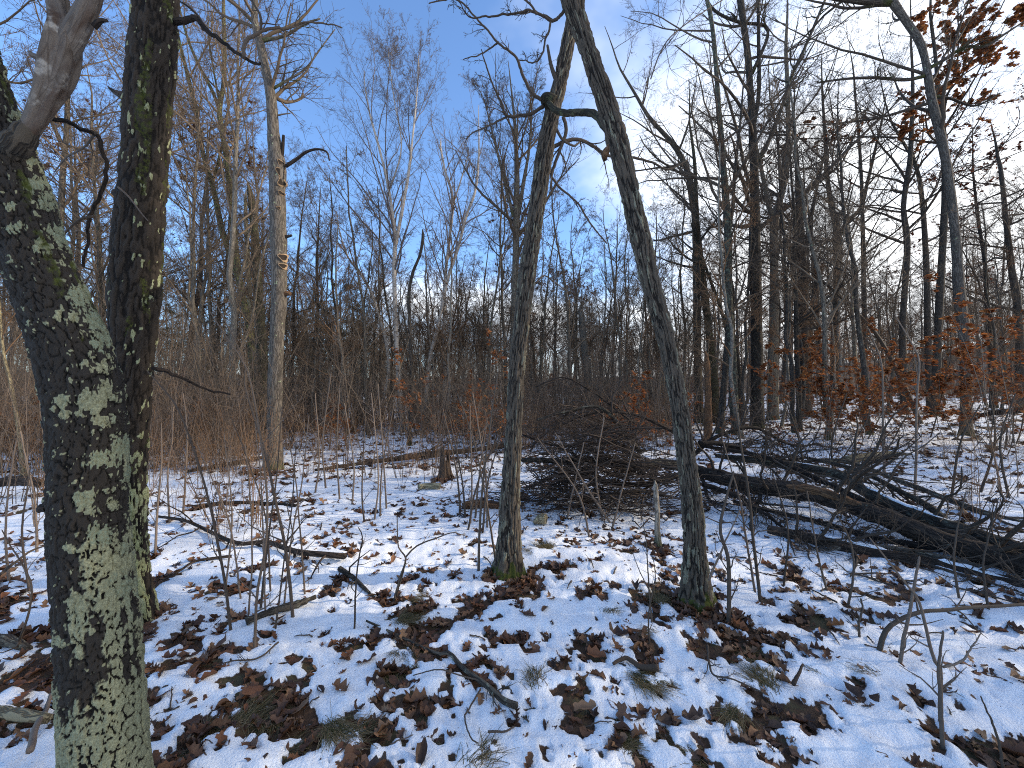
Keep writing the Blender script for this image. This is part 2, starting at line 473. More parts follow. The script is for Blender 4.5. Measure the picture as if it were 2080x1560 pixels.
def plain(name, col, vary=.3, rough=.85):
    k = N(name)
    hv = k.node('ShaderNodeHueSaturation', {'Color': k.mix(k.noise(k.attr('co', 'Vector'), 25, 3), tuple(c * .65 for c in col), tuple(c * 1.35 for c in col)), 'Value': k.ramp(k.rand(), 0, 1, 1 - vary, 1 + vary)}).outputs[0]
    k.put(k.b.inputs['Base Color'], hv); k.b.inputs['Roughness'].default_value = rough
    return k.m
M['twig'] = plain('twig_grey_brown', (.138, .100, .067))
M['twigdark'] = plain('twig_dark', (.078, .059, .044))
M['twigred'] = plain('twig_red_brown', (.195, .112, .060))
M['twigpale'] = plain('twig_pale', (.19, .155, .14))
M['stem'] = plain('sapling_stem', (.14, .105, .080), .45)
M['splinter'] = plain('splintered_wood', (.30, .20, .115))
M['mid'] = bark('bark_brown_grey', (.115, .098, .080), (.034, .028, .023), lich=.3, moss=.2)
M['brush'] = plain('brush_twigs', (.050, .036, .027))
M['cavity'] = plain('rotted_wood_hole_shade', (.022, .015, .011))  # rotted wood, with the shade inside the holes put into its colour
M['deadwood'] = plain('broken_wood', (.062, .042, .029))
M['mottled'] = bark('bark_mottled', (.095, .085, .066), (.03, .026, .02), lichen=(.20, .22, .15), lich=.75, moss=.2)

k = N('birch_bark'); co = k.attr('co', 'Vector')
band = k.ramp(k.noise(k.scale(co, .5, .5, 6), 7, 3, .6), .60, .66)
patch = k.ramp(k.noise(co, 3.2, 4, .6), .60, .68)
low = k.ramp(k.node('ShaderNodeSeparateXYZ', {0: co}).outputs[2], .3, 2.5, .45, 0)
col = k.mix(band, k.mix(k.noise(co, 5, 3), (.55, .49, .42), (.40, .34, .28)), (.06, .05, .042))
col = k.mix(k.math('ADD', patch, low, True), col, (.13, .10, .075))
k.put(k.b.inputs['Base Color'], col); k.bump(k.noise(co, 30, 3), .3, .01); M['birch'] = k.m

# near bark: the mesh carries the plates, the attributes hold growth and some painted sunlight
def near_bark(name, plate, crackc, lichA, lichB, grainz=.3):
    k = N(name); co = k.attr('co', 'Vector')
    g = k.noise(k.scale(co, 1, 1, grainz), 70, 5, .72); g2 = k.noise(k.scale(co, 1, 1, .5), 14, 4)
    pl = k.mix(g, tuple(c * .5 for c in plate), tuple(c * 1.55 for c in plate))
    pl = k.mix(k.ramp(k.attr('cell'), 0, 1, 0, .5), pl, tuple(c * 1.4 for c in plate))
    col = k.mix(k.ramp(k.math('ADD', k.attr('plate'), k.math('MULTIPLY', k.math('SUBTRACT', k.noise(k.scale(co, 1, 1, .35), 90, 4, .7), .5), .9)), .1, .7), crackc, pl)
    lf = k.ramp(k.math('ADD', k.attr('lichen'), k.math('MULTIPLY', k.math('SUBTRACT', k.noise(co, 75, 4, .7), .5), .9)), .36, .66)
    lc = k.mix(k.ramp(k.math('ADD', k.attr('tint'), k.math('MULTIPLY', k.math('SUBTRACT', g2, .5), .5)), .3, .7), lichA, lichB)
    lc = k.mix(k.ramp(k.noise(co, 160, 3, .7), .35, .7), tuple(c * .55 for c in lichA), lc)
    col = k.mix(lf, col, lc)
    mf = k.ramp(k.math('ADD', k.attr('moss'), k.math('MULTIPLY', k.math('SUBTRACT', k.noise(co, 40, 4), .5), .8)), .4, .65)
    col = k.mix(mf, col, k.mix(g, (.022, .03, .006), (.085, .095, .018)))
    k.put(k.b.inputs['Base Color'], col)
    k.bump(k.math('ADD', k.math('MULTIPLY', g, .6), k.math('MULTIPLY', k.noise(co, 200, 2), .3)), .9, .010)
    return k.m
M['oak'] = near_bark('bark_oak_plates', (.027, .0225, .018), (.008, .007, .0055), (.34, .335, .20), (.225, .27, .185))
M['oak2'] = near_bark('bark_oak_furrowed', (.031, .024, .018), (.009, .007, .0055), (.34, .36, .17), (.40, .40, .30))
M['ridged'] = near_bark('bark_ridged_grey', (.080, .064, .048), (.017, .013, .010), (.25, .23, .16), (.25, .25, .19), .12)

k = N('barkless_wood'); co = k.attr('co', 'Vector')
g = k.noise(k.scale(co, 1, 1, .10), 55, 4, .7, .6); p = k.noise(k.scale(co, 1, 1, .45), 9, 4, .6, .4)
col = k.mix(g, (.066, .052, .042), (.20, .168, .138)); col = k.mix(k.ramp(p, .46, .62), col, (.065, .042, .03)); col = k.mix(k.ramp(k.noise(co, 9, 4), .54, .64), col, (.30, .275, .24)); col = k.mix(k.ramp(k.edge(k.scale(co, 1, 1, .05), 40), .0, .05, .5, 0), col, (.05, .035, .025))
k.put(k.b.inputs['Base Color'], col); k.bump(k.math('ADD', g, p), .7, .012); M['bare'] = k.m

k = N('snow'); pos = k.node('ShaderNodeNewGeometry').outputs['Position']
lit = k.attr('litter'); nz = k.noise(pos, 17, 5, .7); fine = k.noise(pos, 90, 3, .6)
f = k.ramp(k.math('ADD', lit, k.math('MULTIPLY', k.math('SUBTRACT', nz, .5), 1.3)), .62, .80)
soil = k.mix(k.noise(pos, 45, 4, .7), (.028, .017, .010), (.12, .065, .034))
soil = k.mix(k.ramp(k.noise(pos, 7, 3), .52, .62, 0, .6), soil, (.085, .075, .032))
dots = k.ramp(k.noise(pos, 48, 3, .6), .685, .72, 0, .7)
col = k.mix(f, k.mix(dots, k.mix(fine, (.80, .83, .87), (.90, .91, .92)), (.18, .13, .09)), soil)
k.put(k.b.inputs['Base Color'], col); k.b.inputs['Roughness'].default_value = .75
k.bump(k.math('ADD', k.math('MULTIPLY', fine, .8), k.noise(pos, 30, 4, .65)), .5, .014); M['snow'] = k.m

def leafmat(name, trans=.25):
    k = N(name); c = k.attr('leaf_colour', 'Color')
    c = k.mix(k.noise(k.node('ShaderNodeTexCoord').outputs['Object'], 70, 3), k.mix(.35, c, (.02, .012, .008)), c)
    k.put(k.b.inputs['Base Color'], c); k.b.inputs['Roughness'].default_value = .6; k.b.inputs['Specular IOR Level'].default_value = .35
    tr = k.node('ShaderNodeBsdfTranslucent', {'Color': c}); mx = k.node('ShaderNodeMixShader', {0: trans, 1: k.b.outputs[0], 2: tr.outputs[0]})
    k.l.new(mx.outputs[0], k.n['Material Output'].inputs[0]); return k.m
M['leaf'] = leafmat('dead_leaf', .12)
M['hang'] = leafmat('hanging_leaf', .45)
M['needle'] = leafmat('pine_needles', .2)
M['grass'] = leafmat('winter_grass', .3)

k = N('far_wood'); pos = k.node('ShaderNodeNewGeometry').outputs['Position']
k.put(k.b.inputs['Base Color'], k.mix(k.noise(k.scale(pos, 1, 1, .4), .25, 5, .7), (.05, .045, .045), (.17, .145, .13))); M['hill'] = k.m

# ------------------------------------------------------------------ stems that leaves pile up against
for px, py, r in ((1033, 1165, .26), (1412, 1225, .30), (270, 1262, .30), (555, 957, .5), (1335, 1112, .16), (903, 972, .2)):
    p = gp(px, py); BASES.append((p[0], p[1], r))
BASES.append((-1.47, 1.45, .35))

# ------------------------------------------------------------------ ground
def build_ground():
    rr = [0.55]
    while rr[-1] < 160: rr.append(rr[-1] * (1.0125 if rr[-1] < 14 else 1.03))
    rr = np.array(rr); th = np.radians(np.linspace(-78, 78, 420))
    X = rr[:, None] * np.sin(th); Y = rr[:, None] * np.cos(th)
    L = litter(X, Y); Z = hs(X, Y, L)
    a, b = X.shape; i = np.arange(a * b).reshape(a, b)
    Q = np.stack([i[:-1, :-1], i[:-1, 1:], i[1:, 1:], i[1:, :-1]], -1).reshape(-1, 4)[:, ::-1]
    V = np.stack([X, Y, Z], -1).reshape(-1, 3)
    o = obj('snowy_ground', mesh('snowy_ground', V, Q, {'litter': L.ravel()}, mats=(M['snow'],)))
    tag(o, kind='structure')
    # the rest of the forest floor: round behind the camera and out to the horizon
    rr = np.concatenate([np.linspace(.02, 60, 60), np.geomspace(66, 1500, 24)]); th = np.radians(np.linspace(0, 360, 121))
    X = rr[:, None] * np.sin(th); Y = rr[:, None] * np.cos(th)
    A = np.abs((np.degrees(np.arctan2(X, Y))))
    L = np.full(X.shape, .35); inside = (A < 76) & (np.hypot(X, Y) < 158)
    Z = zb(X, Y) - .004 - np.where(inside, .45 + .004 * np.hypot(X, Y), 0.02)
    a, b = X.shape; i = np.arange(a * b).reshape(a, b)
    Q = np.stack([i[:-1, :-1], i[:-1, 1:], i[1:, 1:], i[1:, :-1]], -1).reshape(-1, 4)[:, ::-1]
    o = obj('forest_floor', mesh('forest_floor', np.stack([X, Y, Z], -1).reshape(-1, 3), Q, {'litter': L.ravel()}, mats=(M['snow'],)))
    tag(o, kind='structure')
    # wooded ridge far behind, higher to the right
    az = np.radians(np.linspace(-75, 80, 900)); pr = np.linspace(0, 1, 14)
    hgt = 20 + 30 * sstep(20, 62, np.degrees(az)) + 6 * fbm2(az * 9, az * 0, 5, 4) + 5 * noise2(az * 150, az * 0, 6) + 4 * noise2(az * 380, az * 0, 8)
    R = 420 + 260 * pr[:, None] + 0 * az
    H = np.sin(pr * math.pi / 2)[:, None] * hgt + 5 * (noise2(az * 160 + 0 * R, pr[:, None] * 9 + 0 * R, 9) - .5) * pr[:, None]
    V = np.stack([R * np.sin(az), R * np.cos(az), H], -1); a, b = R.shape; i = np.arange(a * b).reshape(a, b)
    Q = np.stack([i[:-1, :-1], i[:-1, 1:], i[1:, 1:], i[1:, :-1]], -1).reshape(-1, 4)[:, ::-1]
    tag(obj('wooded_hill', mesh('wooded_hill', V.reshape(-1, 3), Q, mats=(M['hill'],))), kind='structure')
build_ground()

# ------------------------------------------------------------------ near trunks with modelled bark
def trace(pts, d0, d1=None, square=True):
    """pixels (x, y, width) at depths d0..d1 -> rows x, y, z, radius"""
    d1 = d0 if d1 is None else d1
    ys = np.array([p[1] for p in pts], float); span = max(1e-6, ys[0] - ys[-1])
    out = []
    for (px, py, wd) in pts:
        d = d0 + (d1 - d0) * np.clip((ys[0] - py) / span, 0, 1); p = at(px, py, d)
        phi = math.atan2(p[0], p[1])
        out.append((*p, max(.0015, wd * d / (2 * F) * (math.cos(phi) if square else 1))))
    return np.array(out)

def frames(P):
    T = unit(np.gradient(P, axis=0)); ref = np.array([0., 1, 0]) if abs(T.mean(0)[1]) < .6 else np.array([1., 0, 0])
    U = unit(np.cross(ref, T)); W = np.cross(T, U)
    return T, U, W       # theta = 0 at U (right), theta = -90 degrees faces the camera (W is away)

def bark_trunk(name, rows, nu, nv, cw, ch, depth, mat, parent, base, seed=1, flare=.35, lichen_fn=None, moss_fn=None, warp=.35, out=None, lumps=.05, rag=.35, edge=.2, ridge=False):
    r = spline(rows, nv); P, R = r[:, :3], r[:, 3].copy()
    ln = np.concatenate([[0], np.cumsum(np.linalg.norm(np.diff(P, axis=0), axis=1))])
    T, U, W = frames(P)
    th = np.linspace(0, 2 * math.pi, nu, endpoint=False)
    Rm = float(np.median(R)); cu = max(5, round(2 * math.pi * Rm / cw))
    TH, LN = np.meshgrid(th, ln)
    fl = flare * np.exp(-LN / .16) * (1 + .35 * np.cos(TH * 4 + seed)) + lumps * (fbm2(np.cos(TH) * 1.3 + LN * 2.2, np.sin(TH) * 1.3 + seed, seed, 3) - .5) * 2
    wx = warp * (fbm2(TH * cu / 6.2832 * .9, LN / ch * .9, seed + 3, 2) - .5) * np.sin(TH / 2) ** 0.5
    wy = warp * (fbm2(TH * cu / 6.2832 * .9 + 40, LN / ch * .9, seed + 5, 2) - .5) * np.sin(TH / 2) ** 0.5
    f1, f2, cell = voro(TH * cu / 6.2832 + wx * 2, LN / ch + wy * 2, cu, seed)
    e = f2 - f1 + rag * (fbm2(TH * cu * .9, LN / ch * 5.5, seed + 13, 3) - .5); plate = sstep(.0, edge, e)
    if ridge:
        uu, vv = TH * cu / 6.2832, LN / ch
        n_ = .62 * pnoise(uu, vv + .6 * pnoise(uu, vv * 2, cu, seed + 40), cu, seed + 41) + .38 * pnoise(uu * 2, vv * 2.1, cu * 2, seed + 42)
        m_ = pnoise(uu * 2, vv * 1.7 + 9, cu * 2, seed + 44)
        plate = sstep(.0, .15, np.abs(n_ - .5) + .10 * (pnoise(uu * 5, vv * 9, cu * 5, seed + 46) - .5)) * (.45 + .55 * sstep(.0, .12, np.abs(m_ - .5)))
        cell = np.clip(np.abs(n_ - .5) * 3.2, 0, 1)
    f1b, f2b, _ = voro(TH * cu * 3 / 6.2832, LN / ch * 3, cu * 3, seed + 9)
    disp = depth * (plate * (.55 + .9 * cell)) + depth * .22 * sstep(0, .3, f2b - f1b) + depth * .3 * (fbm2(TH * 9, LN * 22, seed + 2, 3) - .5)
    rad = R[:, None] * (1 + fl) + disp - depth * .8
    V = P[:, None] + (U[:, None] * np.cos(TH)[..., None] + W[:, None] * np.sin(TH)[..., None]) * rad[..., None]
    lich, tint = (lichen_fn(TH, LN, V, plate, cell, Rm) if lichen_fn else (np.zeros_like(TH), np.full_like(TH, .5)))
    moss = moss_fn(TH, LN, V) if moss_fn else np.zeros_like(TH)
    co = np.stack([R[:, None] * np.cos(TH), R[:, None] * np.sin(TH), LN], -1)
    i = np.arange(nv * nu).reshape(nv, nu)
    a = i[:-1]; b = np.roll(a, -1, 1); d = i[1:]; c = np.roll(d, -1, 1)
    Q = np.stack([a, b, c, d], -1).reshape(-1, 4)
    V = V + depth * .5 * (lich > .5)[..., None] * unit(V - P[:, None])
    o = obj(name, mesh(name, V.reshape(-1, 3) - base, Q, {'co': co.reshape(-1, 3), 'plate': plate.ravel(), 'cell': cell.ravel(), 'lichen': lich.ravel(), 'tint': tint.ravel(), 'moss': moss.ravel()}, mats=(mat,)), parent)
    return o, P, R

def limb(name, rows, mat, parent, base, n=24, sides=8, kids=None, twig=None, wob=.0, fixbase=None):
    """a traced branch with its twigs: one part"""
    r = spline(rows, n); P, R = r[:, :3].copy(), r[:, 3]
    if wob: P[1:] += np.cumsum(rng.normal(size=(n - 1, 3)), 0) * wob * .3
    t = Tubes(); t.add(np.vstack([P[:1] - (P[1] - P[0]) * .04, P, P[-1:] + (P[-1] - P[-2]) * .25]), np.concatenate([[.0005], R, [.0005]]), sides)
    if kids:
        p, q = P[None], R[None]
        for (per, ang, ln, nn) in kids:
            p, q = grow(p, q, per, .12, .98, ang, ln, nn, jit=.2, trop=.03, rmin=.0016)
            t.add(p, q, 4 if len(p) < 40 else 3)
    return obj(name, t.mesh(name, mat, base), parent)

def px_line(pts, d0, d1=None, w0=8, w1=3):
    n = len(pts); d1 = d0 if d1 is None else d1
    out = []
    for i, (x, y) in enumerate(pts):
        f = i / (n - 1); d = d0 + (d1 - d0) * f; p = at(x, y, d); out.append((*p, (w0 + (w1 - w0) * f) * d / (2 * F)))
    return np.array(out)

# --- the big lichened oak at the left edge
def tree_left():
    d = 1.45
    pts = [(216, 1690, 196), (214, 1560, 172), (209, 1450, 168), (201, 1300, 170), (192, 1200, 167), (180, 1050, 164), (181, 920, 164), (172, 800, 170), (146, 700, 166), (103, 600, 160), (64, 500, 158), (33, 400, 160), (0, 300, 152), (-35, 200, 146), (-66, 100, 148), (-84, 0, 142), (-96, -160, 132), (-100, -420, 115)]
    rows = trace(pts, d); base = at(214, 1668, d); base[2] = float(zb(base[0], base[1]))
    root = thing('oak_tree', 'dark plated oak trunk crusted with green lichen, filling the left edge', 'tree', base)
    spots = []
    for (px, py, sx, sy, tn) in [(40, 235, 26, 15, .75), (75, 265, 18, 26, .8), (70, 375, 34, 16, .9), (95, 410, 18, 22, .85), (120, 480, 30, 26, .85), (90, 500, 26, 14, .7), (30, 460, 22, 14, .7), (165, 600, 26, 26, .9), (195, 650, 28, 26, .9), (205, 690, 20, 26, .8), (150, 645, 14, 12, .3), (120, 640, 12, 14, .4), (205, 745, 24, 12, .3), (170, 735, 12, 10, .3), (130, 815, 15, 14, .15), (133, 840, 12, 12, .1), (185, 815, 28, 26, .2), (208, 800, 16, 20, .3), (205, 855, 18, 11, .2), (245, 915, 18, 26, .75), (262, 960, 12, 24, .7), (200, 935, 22, 14, .95), (170, 1015, 22, 22, .6), (185, 1040, 14, 10, .5), (225, 1025, 12, 10, .4), (200, 1085, 24, 18, .95), (240, 1150, 36, 24, .25), (255, 1190, 30, 20, .6), (140, 1110, 10, 8, .2), (150, 1120, 10, 8, .2), (185, 1210, 12, 10, .2), (155, 1225, 22, 16, .3), (120, 1300, 14, 12, .3), (215, 1225, 22, 20, .3), (150, 505, 14, 12, .5), (215, 575, 12, 10, .6), (65, 330, 16, 10, .7), (20, 420, 14, 8, .6)]:
        kz = .82 if py < 760 else 1.05; spots.append((px, py, sx * kz, sy * kz, tn))
    def lf(TH, LN, V, plate, cell, Rm):
        n = fbm2(TH * 4.4, LN * 26, 81, 4); n2 = fbm2(TH * 7, LN * 36, 83, 3)
        l = np.zeros_like(TH); tint = np.full_like(TH, .45) + .5 * (fbm2(TH * 2, LN * 3, 85, 2) - .5)
        n = fbm2(TH * 6.5, LN * 38, 81, 4); n2 = fbm2(TH * 16, LN * 95, 83, 3)
        U_, V_, D_ = proj(V); nrm = np.cross(np.gradient(V, axis=1), np.gradient(V, axis=0)); fr = (nrm * (V - np.array([0, 0, CAMZ]))).sum(-1); fr = fr * np.sign(np.median(fr[:, TH[0] > 3.4][:, :60]))
        for sx0, sy0, sx, sy, tn in spots:      # where on the bark each traced patch sits
            q = np.hypot((U_ - sx0) / sx, (V_ - sy0) / sy) + 2.2 * (n - .5) + 1.6 * (n2 - .5) + np.where(fr < 0, 6, 0)
            f = 1 - sstep(.85, 1.1, q); l = np.maximum(l, f); tint = np.where(f > .3, tn, tint)
        # lichen low on the trunk with its sunlit paleness painted in, flecks higher up
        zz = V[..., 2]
        lit_crust = sstep(.22, .62, (1.15 - zz) * .85 + 1.25 * (fbm2(TH * 2.2 + 3, LN * 5, 87, 3) - .5) + .25 * (n2 - .5) + .10 * np.cos(TH))
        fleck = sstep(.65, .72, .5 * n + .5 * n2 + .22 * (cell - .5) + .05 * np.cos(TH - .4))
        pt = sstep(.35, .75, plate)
        return np.maximum(l * (.65 + .35 * pt), np.maximum(lit_crust, fleck) * pt), tint
    def mf(TH, LN, V): return .55 * sstep(.5, .66, fbm2(TH * 1.6, LN * 4, 91, 3)) * sstep(.1, .6, np.cos(TH - .5)) * sstep(1.2, 1.9, V[..., 2])
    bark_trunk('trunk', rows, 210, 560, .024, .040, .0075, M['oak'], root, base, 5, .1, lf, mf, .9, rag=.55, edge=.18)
    # dead barkless limb forking from the bend
    b = np.vstack([trace([(15, 345, 30), (62, 262, 48), (90, 205, 60), (112, 150, 80), (126, 100, 84), (128, 62, 72)], d - .03), trace([(120, 20, 54), (116, -40, 46), (112, -140, 40)], d - .03)])
    b2 = trace([(128, 110, 62), (152, 70, 58), (172, 30, 52), (186, -10, 46), (200, -90, 34), (205, -140, 6)], d - .03)
    for nm, rw in (('dead_limb', b), ('dead_limb', b2)):
        r = spline(rw, 90); nu = 48; P, R = r[:, :3], r[:, 3]; T, U, W = frames(P); th = np.linspace(0, 2 * math.pi, nu, endpoint=False)
        ln = np.concatenate([[0], np.cumsum(np.linalg.norm(np.diff(P, axis=0), axis=1))]); TH, LN = np.meshgrid(th, ln)
        f = R[:, None] * (1 + .45 * (fbm2(TH * 2.6, LN * 5.5, 95, 4) - .5) + .07 * np.sin(TH * 5 + LN * 8))
        V = P[:, None] + (U[:, None] * np.cos(TH)[..., None] + W[:, None] * np.sin(TH)[..., None]) * f[..., None]
        i = np.arange(90 * nu).reshape(90, nu); a = i[:-1]; bb = np.roll(a, -1, 1); dd = i[1:]; c = np.roll(dd, -1, 1)
        co = np.stack([R[:, None] * np.cos(TH), R[:, None] * np.sin(TH), LN], -1).reshape(-1, 3)
        o = obj(nm, mesh(nm, V.reshape(-1, 3) - base, np.stack([a, bb, c, dd], -1).reshape(-1, 4), {'co': co}, mats=(M['bare'],)), root)
        o['label'] = 'dead pale limb stripped of bark'
    limb('branch_collar', trace([(0, 335, 60), (42, 292, 78), (64, 262, 66), (74, 246, 50), (78, 238, 20)], d - .03), M['loglich'], root, base, 20, 14, wob=.01)
    limb('branch', px_line([(98, 240), (130, 243), (165, 255), (195, 268), (203, 300), (212, 330), (205, 370), (193, 420), (188, 450), (194, 490), (194, 540)], d + .1, 1.75, 9, 5), M['log'], root, base, 40, 8, wob=.012)
    limb('branch', px_line([(188, 440), (165, 445), (140, 465), (128, 480)], 1.7, 1.7, 6, 3), M['twigdark'], root, base, 16, 5, kids=((4, (30, 60), .5, 5), (3, (30, 60), .5, 4)))
    limb('branch', px_line([(196, 268), (170, 300), (135, 320), (110, 350)], 1.6, 1.9, 5, 2), M['twigdark'], root, base, 16, 5, kids=((5, (30, 60), .5, 5), (4, (30, 60), .5, 4)))
    limb('broken_stub', trace([(190, 55, 18), (205, 42, 13), (218, 42, 8)], d - .03), M['log'], root, base, 10, 8)
    limb('broken_stub', trace([(85, 120, 22), (66, 112, 16), (62, 106, 10)], d - .03), M['bare'], root, base, 10, 8)
    limb('burl', trace([(100, 1030, 34), (85, 1032, 26), (78, 1040, 10)], d - .06), M['log'], root, base, 10, 9)
tree_left()

# --- the tall dark oak close behind it
def tree_second():
    bp = gp(268, 1262); d = bp[1]; base = np.array([bp[0], bp[1], float(zb(bp[0], bp[1]))])
    root = thing('oak_tree', 'tall straight dark oak trunk just behind the lichened leftmost trunk', 'tree', base)
    pts = [(262, 1290, 112), (262, 1250, 100), (256, 1130, 90), (253, 1000, 90), (256, 900, 88), (262, 800, 94), (268, 700, 100), (273, 600, 106), (280, 500, 108), (288, 400, 106), (297, 300, 100), (302, 200, 102), (311, 100, 102), (316, 20, 98), (320, -80, 92), (330, -300, 80), (345, -700, 60)]
    def lf(TH, LN, V, plate, cell, Rm):
        n = fbm2(TH * 4, LN * 14, 101, 4); n2 = fbm2(TH * 9, LN * 22, 103, 3); right = sstep(-.2, .8, np.cos(TH))
        low = 1 - sstep(.6, 1.9, V[..., 2])
        l = sstep(.66, .71, n * .6 + n2 * .4 + .10 * low * right + .03 * right) * sstep(.1, .5, plate)
        l = np.maximum(l, sstep(.40, .55, n * .5 + n2 * .5 + .12 * right) * sstep(.75, .95, np.cos(TH + .5)) * (1 - sstep(.75, 1.15, V[..., 2])) * sstep(.1, .4, plate))  # sunlit lower right edge, painted in through the lichen mask
        return l, np.full_like(TH, .3) + .3 * n
    def mf(TH, LN, V): return .50 * sstep(.52, .70, fbm2(TH * 1.5, LN * 3, 105, 3))
    bark_trunk('trunk', trace(pts, d), 140, 480, .028, .12, .013, M['oak2'], root, base, 11, .25, lf, mf, .5, ridge=True)
    limb('branch', px_line([(355, 45), (375, 38), (395, 40), (410, 58), (430, 75), (460, 98), (495, 122), (515, 124)], d, d - .1, 13, 5), M['log'], root, base, 40, 8, wob=.012)
    limb('branch', px_line([(495, 116), (505, 85), (530, 62), (560, 52), (590, 50), (640, 44), (700, 56)], d - .1, d + .2, 8, 2.5), M['twigdark'], root, base, 40, 6, kids=((8, (30, 60), .40, 6), (5, (30, 60), .5, 4)), wob=.012)
    limb('branch', px_line([(530, 62), (528, 30), (512, 0), (505, -40)], d, d, 6, 3), M['twigdark'], root, base, 20, 5, kids=((5, (30, 60), .4, 5), (4, (30, 60), .5, 4)))
    limb('branch', px_line([(412, 60), (405, 35), (380, 12), (360, 0)], d, d + .2, 6, 3), M['twigdark'], root, base, 20, 5)
    s = limb('broken_stub', trace([(285, 212, 44), (252, 196, 26), (236, 188, 14), (226, 182, 9), (219, 176, 3)], d - .08), M['log'], root, base, 14, 9)
    limb('knot', trace([(258, 400, 40), (236, 393, 26), (229, 396, 8)], d - .05), M['log'], root, base, 10, 9)
    limb('branch', px_line([(312, 748), (335, 756), (360, 768), (385, 776), (420, 795), (470, 804)], d - .03, d + .6, 9, 3), M['log'], root, base, 30, 6, wob=.01)
    limb('branch', px_line([(240, 380), (262, 400), (285, 430), (300, 448)], d - .17, d - .2, 4, 2), M['stem'], root, base, 14, 5)
    t = Tubes(); trunk = spline(trace(pts, d), 30)
    p, q = grow(trunk[None, :, :3], trunk[None, :, 3], 12, .62, .98, (40, 75), .28, 8, rfrac=.4); t.add(p, q, 6)
    for per, ln, nn in ((6, .45, 6), (5, .45, 4)): p, q = grow(p, q, per, .2, .98, (30, 60), ln, nn); t.add(p, q, 3)
    obj('crown', t.mesh('crown', M['twigdark'], base), root)
tree_second()

